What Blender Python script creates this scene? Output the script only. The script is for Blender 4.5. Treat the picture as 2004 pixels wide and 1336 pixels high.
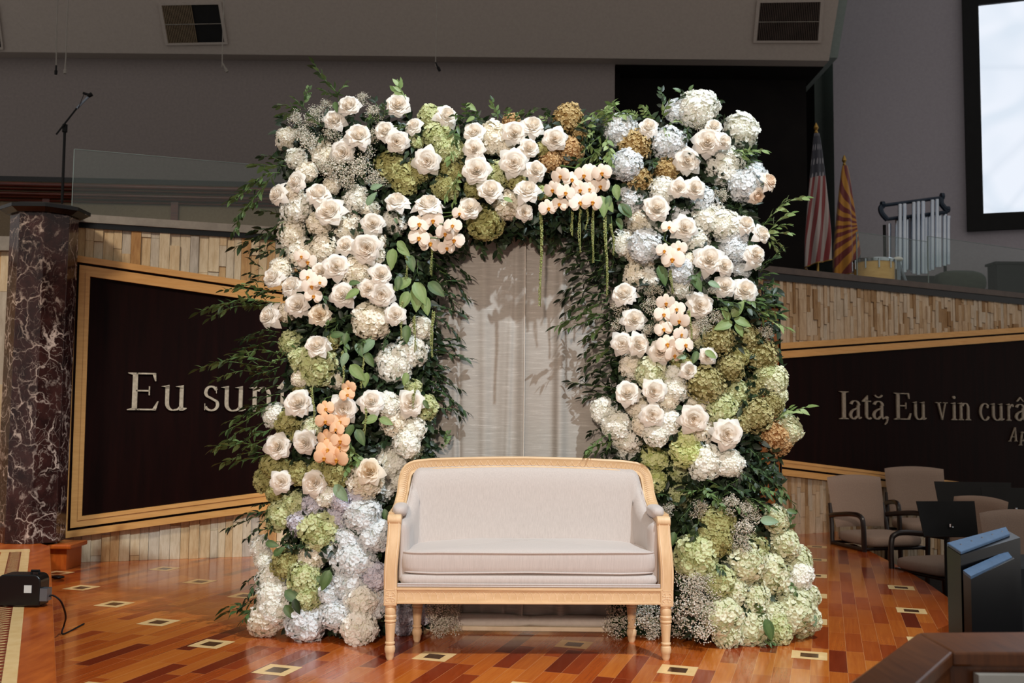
import bpy, math, random
from mathutils import Vector, Matrix
D = bpy.data
SC = bpy.context.scene
COL = SC.collection
for o in list(D.objects): D.objects.remove(o)
rnd = random.Random(7)
PI = math.pi

# ------------------------------------------------------------------ camera
FPX = 1948.0
TH = math.atan(142 / FPX); RO = math.radians(.6)
Fv = Vector((0, math.cos(TH), math.sin(TH)))
R0 = Vector((1, 0, 0)); U0 = Vector((0, -math.sin(TH), math.cos(TH)))
Rv = R0 * math.cos(RO) + U0 * math.sin(RO)
Uv = U0 * math.cos(RO) - R0 * math.sin(RO)
CP = Vector((0, 0, 1.15))
cam = D.cameras.new('camera'); camo = D.objects.new('camera', cam); COL.objects.link(camo)
cam.sensor_width = 36; cam.lens = FPX / 2004 * 36
camo.matrix_world = Matrix.Translation(CP) @ Matrix((Rv, Uv, -Fv)).transposed().to_4x4()
cam.dof.use_dof = True; cam.dof.focus_distance = 4.95; cam.dof.aperture_fstop = 4.0
cam.clip_end = 200
SC.camera = camo
# ------------------------------------------------------------------ light
w = D.worlds.new('world'); SC.world = w; w.use_nodes = True
w.node_tree.nodes['Background'].inputs[0].default_value = (.97, .92, .87, 1)
w.node_tree.nodes['Background'].inputs[1].default_value = .36
SC.view_settings.view_transform = 'Standard'; SC.view_settings.look = 'None'
SC.view_settings.gamma = 1; SC.view_settings.exposure = 0
SC.view_settings.use_curve_mapping = False
def spot(name, loc, target, energy, color, angle, blend, radius):
    l = D.lights.new(name, 'SPOT'); l.energy = energy; l.color = color
    l.spot_size = math.radians(angle); l.spot_blend = blend; l.shadow_soft_size = radius
    o = D.objects.new(name, l); COL.objects.link(o); o.location = loc
    o.rotation_euler = (Vector(target) - Vector(loc)).to_track_quat('-Z', 'Y').to_euler()
    return o
spot('stage_spot_key', (3.2, .2, 8.3), (.0, 5.2, 1.0), 3200, (.82, .93, 1), 40, .5, .07)
spot('stage_spot_warm', (-3.0, .2, 8.0), (0, 5.2, 1.1), 320, (1, .80, .60), 40, .5, .5)
spot('stage_spot_front', (-.9, -4.6, 3.3), (.1, 5.0, 1.3), 2000, (1, .835, .70), 24, .45, .22)
spot('loft_wash', (-5.5, 1.5, 7.5), (-3.0, 8.0, 1.2), 1500, (1, .86, .70), 38, .8, .5)
spot('right_wash', (5.0, 2.8, 8.2), (4.5, 10.0, 1.4), 680, (1, .84, .68), 46, .9, .5)
spot('added_cool_wash', (5.5, .2, 6.5), (2.2, 3.6, .7), 240, (.45, .65, 1), 22, .6, .2)  # added unseen lamp, tints the monitor in the right foreground blue

# ------------------------------------------------------------------ pixel helpers (photo frame 2004x1336)
def ray(x, y): return Fv + Rv * ((x - 1002) / FPX) - Uv * ((y - 668) / FPX)
def PY(x, y, Y):
    d = ray(x, y); return CP + d * (Y / d.y)
def PZ(x, y, z=0.):
    d = ray(x, y); return CP + d * ((z - CP.z) / d.z)
class Wall:
    """vertical plane through p, along horizontal direction d"""
    def __init__(s, p, d):
        s.p = Vector((p[0], p[1], 0)); s.d = Vector((d[0], d[1], 0)).normalized()
        s.n = Vector((s.d.y, -s.d.x, 0))           # towards the camera
        s.R = Matrix((s.d, s.n * -1, Vector((0, 0, 1)))).transposed().to_4x4()
    def hit(s, x, y):
        r = ray(x, y); t = (s.p - CP).dot(s.n) / r.dot(s.n)
        q = CP + r * t
        return ((q - s.p).dot(s.d), q.z)
    def at(s, u, z, out=0.): return s.p + s.d * u + Vector((0, 0, z)) + s.n * out

# ------------------------------------------------------------------ materials
def lin(c):
    c = c / 255.
    return c / 12.92 if c <= .04045 else ((c + .055) / 1.055) ** 2.4
def rgb(r, g, b): return (lin(r), lin(g), lin(b), 1)
class NT:
    def __init__(s, name):
        s.m = D.materials.new(name); s.m.use_nodes = True
        s.t = s.m.node_tree; s.b = s.t.nodes['Principled BSDF']; s.out = s.t.nodes['Material Output']
    def n(s, ty, **k):
        x = s.t.nodes.new(ty)
        for a, v in k.items():
            if a.startswith('i_'):
                key = a[2:]
                key = int(key) if key.isdigit() else key.replace('_', ' ')
                x.inputs[key].default_value = v
            else: setattr(x, a, v)
        return x
    def l(s, a, b): s.t.links.new(a, b)
    def ramp(s, fac, stops, interp='LINEAR'):
        r = s.n('ShaderNodeValToRGB'); r.color_ramp.interpolation = interp
        e = r.color_ramp.elements
        while len(e) < len(stops): e.new(.5)
        for i, (p, c) in enumerate(stops): e[i].position = p; e[i].color = c
        s.l(fac, r.inputs[0]); return r.outputs[0]
    def mix(s, fac, a, b, mode='MIX'):
        x = s.n('ShaderNodeMix', data_type='RGBA', blend_type=mode)
        for sock, v in ((x.inputs[0], fac), (x.inputs[6], a), (x.inputs[7], b)):
            if hasattr(v, 'links'): s.l(v, sock)
            else: sock.default_value = v
        return x.outputs[2]
    def coord(s, which='Object', scale=(1, 1, 1), rot=(0, 0, 0)):
        tc = s.n('ShaderNodeTexCoord'); mp = s.n('ShaderNodeMapping')
        mp.inputs['Scale'].default_value = scale; mp.inputs['Rotation'].default_value = rot
        s.l(tc.outputs[which], mp.inputs[0]); return mp.outputs[0]
    def noise(s, vec, scale, detail=3, rough=.5, dist=0):
        x = s.n('ShaderNodeTexNoise'); x.inputs['Scale'].default_value = scale
        x.inputs['Detail'].default_value = detail; x.inputs['Roughness'].default_value = rough
        x.inputs['Distortion'].default_value = dist
        if vec is not None: s.l(vec, x.inputs['Vector'])
        return x.outputs['Fac']
    def bump(s, h, strength, dist=.01):
        x = s.n('ShaderNodeBump'); x.inputs['Strength'].default_value = strength; x.inputs['Distance'].default_value = dist
        s.l(h, x.inputs['Height']); s.l(x.outputs[0], s.b.inputs['Normal'])
    def base(s, v):
        if hasattr(v, 'links'): s.l(v, s.b.inputs['Base Color'])
        else: s.b.inputs['Base Color'].default_value = v
    def rough(s, v): s.b.inputs['Roughness'].default_value = v
def simple(name, col, rough=.6, metal=0, spec=.5):
    t = NT(name); t.base(col); t.rough(rough); t.b.inputs['Metallic'].default_value = metal
    t.b.inputs['Specular IOR Level'].default_value = spec
    return t
M = {}
def noisy(name, c1, c2, scale, rough=.6, stretch=(1, 1, 1), bump=0, metal=0, detail=4, spec=.5):
    t = NT(name); v = t.coord('Object', stretch); f = t.noise(v, scale, detail, .6)
    t.base(t.ramp(f, [(.3, c1), (.7, c2)])); t.rough(rough); t.b.inputs['Metallic'].default_value = metal
    t.b.inputs['Specular IOR Level'].default_value = spec
    if bump: t.bump(f, bump)
    M[name] = t.m; return t
noisy('wall_paint', rgb(128, 118, 115), rgb(138, 128, 124), 30, .85, bump=.08)
noisy('side_paint', rgb(128, 140, 136), rgb(136, 148, 144), 20, .85)
noisy('ceiling_paint', rgb(170, 159, 150), rgb(178, 167, 158), 30, .85)
noisy('screen_tinted_paint', rgb(164, 158, 166), rgb(172, 166, 174), 30, .85)  # bluish cast of the screen mixed into the wall colour
noisy('recess_shade', rgb(26, 24, 24), rgb(32, 29, 28), 4, .95, spec=.1)
noisy('carpet', rgb(28, 26, 26), rgb(38, 35, 34), 80, 1, spec=.1)
noisy('maple', rgb(200, 146, 80), rgb(216, 164, 98), 6, .42, (1, 1, 9), bump=.02)
noisy('settee_wood', rgb(200, 166, 124), rgb(216, 184, 144), 7, .5, (6, 6, 1), bump=.05)
noisy('carving_wood', rgb(222, 194, 158), rgb(232, 206, 172), 9, .5)
noisy('settee_wood_long', rgb(198, 164, 122), rgb(214, 182, 142), 7, .5, (1, 6, 6), bump=.05)
noisy('panel_wood', rgb(16, 5, 4), rgb(27, 8, 6), 3, .5, (6, 6, .5), spec=.06)
noisy('dark_wood', rgb(64, 24, 16), rgb(110, 46, 28), 5, .3, (1, 1, 12))
noisy('pew_cloth', rgb(122, 104, 82), rgb(134, 116, 92), 60, .9)
noisy('cap_stone', rgb(128, 122, 114), rgb(150, 144, 134), 12, .3)
noisy('cap_stone_dark', rgb(70, 58, 52), rgb(86, 72, 64), 12, .4)
noisy('slate_metal', rgb(26, 40, 56), rgb(36, 52, 70), 5, .35, metal=.3)
noisy('black_gloss', rgb(6, 6, 8), rgb(10, 10, 12), 5, .25)
noisy('black_matte', rgb(14, 14, 15), rgb(20, 20, 21), 9, .65, spec=.25)
noisy('cream_inlay', rgb(226, 186, 124), rgb(238, 202, 146), 14, .25)
noisy('dark_inlay', rgb(58, 36, 22), rgb(80, 50, 30), 14, .2)
noisy('letter_stone', rgb(150, 138, 118), rgb(196, 184, 162), 26, .5, bump=.2)
noisy('letter_metal', rgb(130, 116, 100), rgb(160, 146, 128), 26, .5)
noisy('chair_cloth', rgb(136, 116, 104), rgb(150, 130, 116), 160, .95, bump=.2)
noisy('chrome', rgb(200, 206, 214), rgb(220, 226, 232), 4, .15, metal=1)
noisy('tube_metal', rgb(190, 200, 214), rgb(210, 218, 228), 4, .22, metal=1)
noisy('grey_metal', rgb(120, 128, 140), rgb(140, 148, 160), 4, .35, metal=.8)
noisy('drum_wood', rgb(214, 164, 84), rgb(228, 182, 102), 7, .35, (1, 1, 6))
noisy('drum_head', rgb(222, 220, 214), rgb(236, 234, 228), 9, .5)
noisy('blue_lit_plastic', rgb(58, 80, 104), rgb(66, 90, 116), 40, .45)  # monitor ledges: reflected blue light put into the base colour
noisy('beige_panel', rgb(206, 200, 190), rgb(214, 208, 198), 30, .8)
noisy('burl', rgb(92, 46, 14), rgb(150, 86, 30), 14, .3, bump=.0)
noisy('rail_wood', rgb(92, 50, 26), rgb(124, 72, 38), 6, .28, (12, 1, 1))
noisy('step_wood', rgb(156, 66, 20), rgb(196, 100, 36), 3.5, .28, (6, 1.2, 1))
noisy('white_label', rgb(220, 220, 215), rgb(230, 230, 226), 4, .6)
noisy('zig_red', rgb(112, 36, 18), rgb(134, 46, 22), 10, .3)
noisy('stem_green', rgb(70, 96, 44), rgb(92, 120, 60), 30, .6)
noisy('foam_dark', rgb(20, 30, 18), rgb(34, 46, 26), 40, .95, spec=.1)
noisy('gold', rgb(176, 140, 70), rgb(200, 164, 90), 10, .35, metal=.8)
noisy('hem_cloth', rgb(186, 178, 168), rgb(196, 188, 178), 40, .8)
noisy('base_wood', rgb(206, 186, 156), rgb(220, 202, 174), 10, .6)

# settee fabric: fine vertical slub linen
t = NT('settee_linen'); v = t.coord('Object', (1, 1, .03)); f = t.noise(v, 330, 3, .7)
v2 = t.coord('Object', (1, 1, 1)); f2 = t.noise(v2, 500, 2)
t.base(t.mix(f2, t.ramp(f, [(.3, rgb(166, 157, 153)), (.7, rgb(198, 189, 184))]), rgb(188, 178, 172))); t.rough(.9)
t.b.inputs['Sheen Weight'].default_value = .25; t.bump(f2, .25, .002); M['settee_linen'] = t.m
# curtain: linen with horizontal slubs, slightly translucent
t = NT('curtain_linen'); v = t.coord('Object', (5, 1, 60)); f = t.noise(v, 1.6, 6, .72, .3)
v2 = t.coord('Object', (26, 1, 1)); f2 = t.noise(v2, 22, 2)
c = t.mix(f2, t.ramp(f, [(.35, rgb(158, 152, 144)), (.56, rgb(178, 172, 164)), (.66, rgb(214, 210, 204))]), rgb(172, 165, 157))
t.base(c); t.rough(.85); t.bump(f, .3, .004)
tr = t.n('ShaderNodeBsdfTranslucent'); t.l(c, tr.inputs[0]); mx = t.n('ShaderNodeMixShader'); mx.inputs[0].default_value = .18
t.l(t.b.outputs[0], mx.inputs[1]); t.l(tr.outputs[0], mx.inputs[2]); t.l(mx.outputs[0], t.out.inputs[0]); M['curtain_linen'] = t.m
# parquet floor
t = NT('parquet'); v = t.coord('Object', (1, 1, 1), (0, 0, math.radians(17.5 - 90)))
br = t.n('ShaderNodeTexBrick', offset=.37, offset_frequency=3, squash=1.25, squash_frequency=4)
br.inputs['Scale'].default_value = 1; br.inputs['Mortar Size'].default_value = .0007
br.inputs['Brick Width'].default_value = .44; br.inputs['Row Height'].default_value = .0815
br.inputs['Color1'].default_value = (0, 0, 0, 1); br.inputs['Color2'].default_value = (1, 1, 1, 1); br.inputs['Mortar'].default_value = (.5, .5, .5, 1)
# nodes' mapping turns the plank direction onto the texture's X axis
t.l(v, br.inputs['Vector'])
g = t.noise(t.coord('Object', (1, 1, 1), (0, 0, math.radians(17.5 - 90))), 3, 2)
st = t.n('ShaderNodeMapping'); st.inputs['Scale'].default_value = (3, 60, 1); t.l(v, st.inputs[0])
gr = t.noise(st.outputs[0], 1.2, 5, .65, .3)
pc = t.ramp(br.outputs['Color'], [(.0, rgb(104, 36, 16)), (.08, rgb(136, 50, 20)), (.2, rgb(168, 74, 24)), (.55, rgb(186, 94, 32)), (.85, rgb(204, 118, 46)), (1., rgb(150, 56, 22))])
c = t.mix(.5, pc, t.ramp(gr, [(.25, rgb(120, 110, 110)), (.75, rgb(225, 225, 225))]), 'SOFT_LIGHT')
t.base(t.mix(br.outputs['Fac'], c, rgb(210, 150, 100))); t.rough(.17)
t.b.inputs['Coat Weight'].default_value = .3; t.b.inputs['Coat Roughness'].default_value = .1
wv = t.noise(t.coord('Object'), 9, 2); t.bump(wv, .035, .02); M['parquet'] = t.m
# marble
t = NT('marble'); v = t.coord('Object', (1, 1, .8)); n1 = t.n('ShaderNodeTexNoise'); n1.inputs['Scale'].default_value = 4; n1.inputs['Detail'].default_value = 6
t.l(v, n1.inputs['Vector'])
mv = t.n('ShaderNodeMix', data_type='VECTOR'); mv.inputs[0].default_value = .33; t.l(v, mv.inputs[4]); t.l(n1.outputs['Color'], mv.inputs[5])
vo = t.n('ShaderNodeTexVoronoi', feature='DISTANCE_TO_EDGE'); vo.inputs['Scale'].default_value = 9; t.l(mv.outputs[1], vo.inputs['Vector'])
vo2 = t.n('ShaderNodeTexVoronoi', feature='DISTANCE_TO_EDGE'); vo2.inputs['Scale'].default_value = 21; t.l(mv.outputs[1], vo2.inputs['Vector'])
m1 = t.ramp(vo.outputs[0], [(0, (1, 1, 1, 1)), (.014, (.85, .85, .85, 1)), (.05, (0, 0, 0, 1))])
m2 = t.ramp(vo2.outputs[0], [(0, (.6, .6, .6, 1)), (.03, (0, 0, 0, 1))])
msk = t.ramp(t.noise(v, 5, 5, .7), [(.42, (0, 0, 0, 1)), (.62, (1, 1, 1, 1))])
vein = t.mix(1., t.mix(1., m1, m2, 'LIGHTEN'), msk, 'MULTIPLY')
bc = t.ramp(t.noise(v, 7, 6, .7), [(.35, rgb(30, 17, 17)), (.75, rgb(72, 42, 38))])
t.base(t.mix(vein, bc, rgb(214, 194, 180))); t.rough(.14); M['marble'] = t.m
# ledger stone with per-strip tone
def stone(name, stops):
    t = NT(name); at = t.n('ShaderNodeAttribute', attribute_name='tone')
    c = t.ramp(at.outputs['Fac'], stops); f = t.noise(t.coord('Object', (9, 9, 1.5)), 5, 6, .7)
    t.base(t.mix(.7, c, t.ramp(f, [(.3, rgb(95, 90, 84)), (.7, rgb(226, 224, 220))]), 'SOFT_LIGHT')); t.rough(.65); t.bump(f, .5, .01); M[name] = t.m
stone('ledger_left', [(0, rgb(176, 132, 78)), (.14, rgb(198, 166, 120)), (.5, rgb(212, 194, 162)), (.85, rgb(200, 190, 172)), (1, rgb(176, 170, 162))])
stone('ledger_right', [(0, rgb(140, 104, 62)), (.25, rgb(172, 142, 106)), (.6, rgb(196, 174, 148)), (1, rgb(186, 172, 154))])
# glass
t = NT('glass_pane'); a = t.n('ShaderNodeBsdfTransparent'); a.inputs[0].default_value = (.93, .96, .95, 1)
gl = t.n('ShaderNodeBsdfGlossy'); gl.inputs['Roughness'].default_value = .03; df = t.n('ShaderNodeBsdfDiffuse'); df.inputs[0].default_value = (.55, .72, .68, 1)
m1_ = t.n('ShaderNodeMixShader'); m1_.inputs[0].default_value = .018; m2_ = t.n('ShaderNodeMixShader'); m2_.inputs[0].default_value = .03
t.l(a.outputs[0], m1_.inputs[1]); t.l(df.outputs[0], m1_.inputs[2]); t.l(m1_.outputs[0], m2_.inputs[1]); t.l(gl.outputs[0], m2_.inputs[2]); t.l(m2_.outputs[0], t.out.inputs[0]); M['glass_pane'] = t.m
noisy('glass_edge', rgb(120, 138, 138), rgb(136, 152, 152), 4, .3)
# projection screen picture
t = NT('screen_picture'); v = t.coord('Object'); n = t.noise(v, .9, 1, .4, 1.5)
wv = t.n('ShaderNodeTexVoronoi', feature='DISTANCE_TO_EDGE'); wv.inputs['Scale'].default_value = .8; t.l(v, wv.inputs['Vector'])
c = t.mix(t.ramp(wv.outputs[0], [(0, (.25, .25, .25, 1)), (.05, (0, 0, 0, 1))]), t.ramp(n, [(.4, rgb(232, 238, 248)), (.6, rgb(218, 228, 240))]), rgb(196, 208, 222))
em = t.n('ShaderNodeEmission'); em.inputs[1].default_value = 1.05; t.l(c, em.inputs[0]); t.l(em.outputs[0], t.out.inputs[0]); M['screen_picture'] = t.m
# petals and leaves
def petal(name, stops, transl=.28, rough=.8, spec=.12):
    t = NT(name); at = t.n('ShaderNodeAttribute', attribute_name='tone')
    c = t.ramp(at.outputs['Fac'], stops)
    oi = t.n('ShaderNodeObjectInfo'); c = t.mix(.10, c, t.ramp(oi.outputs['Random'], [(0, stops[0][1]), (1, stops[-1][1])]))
    t.base(c); t.rough(rough); t.b.inputs['Specular IOR Level'].default_value = spec
    tr = t.n('ShaderNodeBsdfTranslucent'); t.l(c, tr.inputs[0]); mx = t.n('ShaderNodeMixShader'); mx.inputs[0].default_value = transl
    t.l(t.b.outputs[0], mx.inputs[1]); t.l(tr.outputs[0], mx.inputs[2]); t.l(mx.outputs[0], t.out.inputs[0]); M[name] = t.m
petal('rose_white', [(0, rgb(253, 240, 222)), (.4, rgb(254, 247, 237)), (1, rgb(255, 252, 247))], .45)
petal('rose_cream', [(0, rgb(240, 218, 186)), (.45, rgb(247, 232, 208)), (1, rgb(250, 241, 226))], .4)
petal('rose_blush', [(0, rgb(246, 218, 190)), (.45, rgb(251, 234, 214)), (1, rgb(253, 243, 231))], .4)
petal('hyd_white', [(0, rgb(238, 237, 214)), (.25, rgb(249, 248, 238)), (1, rgb(254, 254, 250))], .38)
petal('hyd_cream', [(0, rgb(240, 232, 202)), (.3, rgb(249, 243, 226)), (1, rgb(254, 250, 241))], .38)
petal('hyd_blue', [(0, rgb(220, 225, 216)), (.35, rgb(232, 236, 238)), (1, rgb(244, 247, 250))], .38)
petal('hyd_lilac', [(0, rgb(190, 186, 190)), (.35, rgb(212, 210, 222)), (1, rgb(228, 228, 238))])
petal('hyd_green', [(0, rgb(150, 156, 96)), (.4, rgb(192, 200, 140)), (1, rgb(222, 226, 184))])
petal('hyd_pale_green', [(0, rgb(168, 176, 122)), (.35, rgb(212, 216, 172)), (1, rgb(240, 240, 216))])
petal('hyd_lime', [(0, rgb(172, 184, 100)), (.4, rgb(206, 216, 140)), (1, rgb(234, 238, 186))])
petal('hyd_olive', [(0, rgb(122, 112, 62)), (.4, rgb(160, 156, 96)), (1, rgb(196, 194, 138))])
petal('hyd_gold', [(0, rgb(150, 116, 66)), (.4, rgb(188, 158, 100)), (1, rgb(218, 198, 150))], .3)
petal('hyd_khaki', [(0, rgb(126, 116, 66)), (.4, rgb(164, 156, 102)), (1, rgb(200, 194, 146))])
petal('hyd_tan', [(0, rgb(160, 112, 68)), (.4, rgb(198, 158, 106)), (1, rgb(228, 200, 154))])
petal('orchid_white', [(0, rgb(248, 226, 202)), (.5, rgb(252, 238, 222)), (1, rgb(254, 245, 234))])
petal('orchid_peach', [(0, rgb(240, 176, 124)), (.5, rgb(250, 206, 164)), (1, rgb(252, 222, 190))])
petal('orchid_lip', [(0, rgb(190, 110, 40)), (.5, rgb(226, 160, 60)), (1, rgb(240, 196, 96))])
petal('gyps_white', [(0, rgb(206, 198, 178)), (1, rgb(246, 240, 230))])
petal('leaf_dark', [(0, rgb(18, 30, 16)), (.5, rgb(34, 52, 30)), (1, rgb(62, 86, 52))], .2, .45, .5)
petal('leaf_mid', [(0, rgb(42, 62, 32)), (.5, rgb(74, 100, 54)), (1, rgb(112, 138, 84))], .25, .45, .5)
petal('leaf_light', [(0, rgb(92, 118, 62)), (.5, rgb(128, 152, 90)), (1, rgb(166, 184, 128))], .3, .5, .4)
petal('leaf_grey', [(0, rgb(92, 116, 84)), (.5, rgb(120, 146, 112)), (1, rgb(150, 172, 142))], .2, .5, .4)
petal('amaranth', [(0, rgb(112, 122, 66)), (.5, rgb(154, 162, 100)), (1, rgb(190, 196, 140))], .2, .8, .2)

# ------------------------------------------------------------------ mesh helpers
class MB:
    def __init__(s): s.v = []; s.f = []; s.t = []; s.mi = []; s.tone = .5; s.cm = 0
    def face(s, idx): s.f.append(tuple(idx)); s.t.append(s.tone); s.mi.append(s.cm)
    def poly(s, pts):
        i = len(s.v); s.v += [Vector(p) for p in pts]; s.face(range(i, i + len(pts)))
    def grid(s, rows, close=False):
        b = len(s.v); n = len(rows[0])
        for r in rows: s.v += [Vector(p) for p in r]
        for i in range(len(rows) - 1):
            for j in range(n if close else n - 1):
                k = (j + 1) % n
                s.face((b + i * n + j, b + i * n + k, b + (i + 1) * n + k, b + (i + 1) * n + j))
    def box(s, lo, hi, T=None):
        x0, y0, z0 = lo; x1, y1, z1 = hi
        p = [Vector(q) for q in ((x0, y0, z0), (x1, y0, z0), (x1, y1, z0), (x0, y1, z0), (x0, y0, z1), (x1, y0, z1), (x1, y1, z1), (x0, y1, z1))]
        if T is not None: p = [T @ q for q in p]
        b = len(s.v); s.v += p
        for q in ((3, 2, 1, 0), (4, 5, 6, 7), (0, 1, 5, 4), (1, 2, 6, 5), (2, 3, 7, 6), (3, 0, 4, 7)): s.face([b + k for k in q])
    def prism(s, poly, off):
        """closed polygon (list of 3-D points) extruded by vector off"""
        b = len(s.v); n = len(poly); off = Vector(off)
        s.v += [Vector(p) for p in poly] + [Vector(p) + off for p in poly]
        s.face(range(b, b + n)); s.face(reversed(range(b + n, b + 2 * n)))
        for i in range(n): j = (i + 1) % n; s.face((b + j, b + i, b + n + i, b + n + j))
    def tube(s, pts, r, n=8, cap=True):
        pts = [Vector(p) for p in pts]; m = len(pts)
        rr = r if isinstance(r, (list, tuple)) else [r] * m
        rows = []; up = Vector((0, 0, 1)); prev = None
        for i, p in enumerate(pts):
            d = (pts[min(i + 1, m - 1)] - pts[max(i - 1, 0)]).normalized()
            if prev is None:
                a = d.cross(up if abs(d.z) < .9 else Vector((1, 0, 0))).normalized()
            else: a = (prev - d * prev.dot(d)).normalized()
            prev = a; b_ = d.cross(a)
            rows.append([p + (a * math.cos(2 * PI * k / n) + b_ * math.sin(2 * PI * k / n)) * rr[i] for k in range(n)])
        b = len(s.v); s.grid(rows, True)
        if cap: s.face([b + k for k in reversed(range(n))]); s.face([b + (m - 1) * n + k for k in range(n)])
    def lathe(s, prof, c=(0, 0, 0), n=16):
        c = Vector(c)
        rows = [[c + Vector((r * math.cos(2 * PI * k / n), r * math.sin(2 * PI * k / n), z)) for k in range(n)] for z, r in prof]
        b = len(s.v); s.grid(rows, True)
        s.face([b + k for k in reversed(range(n))]); s.face([b + (len(prof) - 1) * n + k for k in range(n)])
    def cushion(s, c, hx, hy, hz, ex=.25, ey=.5, n=28, m=14, T=None):
        """superellipsoid"""
        sg = lambda v, e: math.copysign(abs(v) ** e, v)
        rows = []
        for i in range(m + 1):
            a = -PI / 2 + PI * i / m; row = []
            for k in range(n):
                b = 2 * PI * k / n
                p = Vector((hx * sg(math.cos(a), ey) * sg(math.cos(b), ex), hy * sg(math.cos(a), ey) * sg(math.sin(b), ex), hz * sg(math.sin(a), ey)))
                p += Vector(c)
                row.append(T @ p if T is not None else p)
            rows.append(row)
        s.grid(rows, True)
    def mesh(s, name, mats, smooth=True):
        me = D.meshes.new(name); me.from_pydata(s.v, [], s.f)
        for m in mats: me.materials.append(M[m] if isinstance(m, str) else m)
        if len(mats) > 1: me.polygons.foreach_set('material_index', s.mi)
        me.polygons.foreach_set('use_smooth', [smooth] * len(s.f))
        a = me.attributes.new('tone', 'FLOAT', 'FACE'); a.data.foreach_set('value', s.t)
        me.update(); return me
    def build(s, name, mats, parent=None, smooth=True, sharp=True, **k):
        if isinstance(mats, str): mats = [mats]
        me = s.mesh(name, mats, smooth)
        o = D.objects.new(name, me); COL.objects.link(o)
        if smooth and sharp:
            try: me.set_sharp_from_angle(angle=math.radians(35))
            except Exception: pass
        if parent is not None: o.parent = parent
        for a, b in k.items(): o[a] = b
        return o
def tag(o, label, cat, group=None):
    o['label'] = label; o['category'] = cat
    if group: o['group'] = group
    return o
def empty(name, loc, label, cat, group=None, rz=0):
    o = D.objects.new(name, None); COL.objects.link(o); o.location = loc; o.rotation_euler = (0, 0, rz)
    o.empty_display_size = .05
    return tag(o, label, cat, group)
def bevel(o, wd, seg=2):
    b = o.modifiers.new('b', 'BEVEL'); b.width = wd; b.segments = seg; b.limit_method = 'ANGLE'; return o
def copytree(o):
    c = o.copy(); COL.objects.link(c)
    for ch in o.children:
        k = copytree(ch); k.parent = c
    return c
def sweep(mb, pts, nrm, prof):
    """sweep a closed 2-D profile [(a,b)...] along pts; nrm[i] = direction of a, b = d x a"""
    rows = []; m = len(pts)
    for i in range(m):
        d = (Vector(pts[min(i + 1, m - 1)]) - Vector(pts[max(i - 1, 0)])).normalized()
        a = Vector(nrm[i]); a = (a - d * a.dot(d)).normalized(); b = d.cross(a)
        rows.append([Vector(pts[i]) + a * p + b * q for p, q in prof])
    base = len(mb.v); mb.grid(rows, True); n = len(prof)
    mb.face([base + k for k in reversed(range(n))]); mb.face([base + (m - 1) * n + k for k in range(n)])
def crom(P, n):
    P = [Vector(p) for p in P]; out = []
    Q = [P[0] * 2 - P[1]] + P + [P[-1] * 2 - P[-2]]
    for i in range(1, len(Q) - 2):
        for k in range(n):
            t = k / n; a, b, c, d = Q[i - 1], Q[i], Q[i + 1], Q[i + 2]
            out.append(.5 * ((2 * b) + (c - a) * t + (2 * a - 5 * b + 4 * c - d) * t * t + (3 * b - a - 3 * c + d) * t ** 3))
    out.append(P[-1]); return out

# ================================================================== SETTING
def structure(o): o['kind'] = 'structure'; return o
WL = Wall((-3.269, 7.619), (1.243, .416))
WR = Wall((1.65, 9.27), (.465, .255))
# stage floor with its curved right edge
edge = [PZ(1640, 1049), PZ(1700, 1077), PZ(1760, 1108), PZ(1810, 1137), PZ(1853, 1167), Vector((2.62, 5.85, 0)), PZ(1833, 1232), Vector((2.24, 5.05, 0)), Vector((2.12, 4.5, 0)), Vector((1.95, 3.9, 0)), Vector((1.75, 3.3, 0)), Vector((1.5, 2.9, 0))]
far = WR.at(WR.hit(1640, 1040)[0], 0, -.3)
poly = [Vector((3.45, 10.6, 0)), Vector((0, 10.6, 0)), Vector((-6, 10.6, 0)), Vector((-6, 2.9, 0))] + list(reversed(edge))
mb = MB(); mb.prism([(p.x, p.y, 0) for p in poly], (0, 0, -.4)); fl = structure(mb.build('floor', 'parquet', smooth=False))
# lattice of pale inlays let into the boards
ca, sa = math.cos(math.radians(17.5)), math.sin(math.radians(17.5))
offs = {0: 5.13, 1: 4.63, 2: 4.96, 3: 4.49, 4: 4.02, 5: 4.35, 6: 4.69, 7: 5.03, 8: 5.41, 9: 5.82, -1: 5.66}
for k, u0 in offs.items():
    for j in range(-1, 6):
        u = u0 + .85 * j; vv = -.09 - .565 * k
        X = u * sa + vv * ca; Y = u * ca - vv * sa
        if k == -1 and j < 0: continue
        if Y < 3.7 or Y > 9.2 or X > 2.85 or X < -3.4 or (k == 0 and j < 0): continue
        if Y > 8.5 + .33 * X: continue
        if X < -1.92 - (Y - 4.19) * .46: continue
        h = .083; a = .042
        q = lambda du, dv, z: Vector((X + du * sa + dv * ca, Y + du * ca - dv * sa, z))
        mb = MB()
        O = [q(-h, -h, .0006), q(-h, h, .0006), q(h, h, .0006), q(h, -h, .0006)]
        I = [q(-a, -a, .0006), q(-a, a, .0006), q(a, a, .0006), q(a, -a, .0006)]
        for i in range(4):
            n = (i + 1) % 4; mb.poly([O[n], O[i], I[i], I[n]])
        mb.cm = 1; mb.poly([p for p in reversed(I)])
        mb.build('floor_inlay', ['cream_inlay', 'dark_inlay'], fl, False)
mb = MB(); mb.box((-9, -1.0, -.46), (9, 16, -.401)); structure(mb.build('floor_lower', 'carpet', smooth=False))

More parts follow.
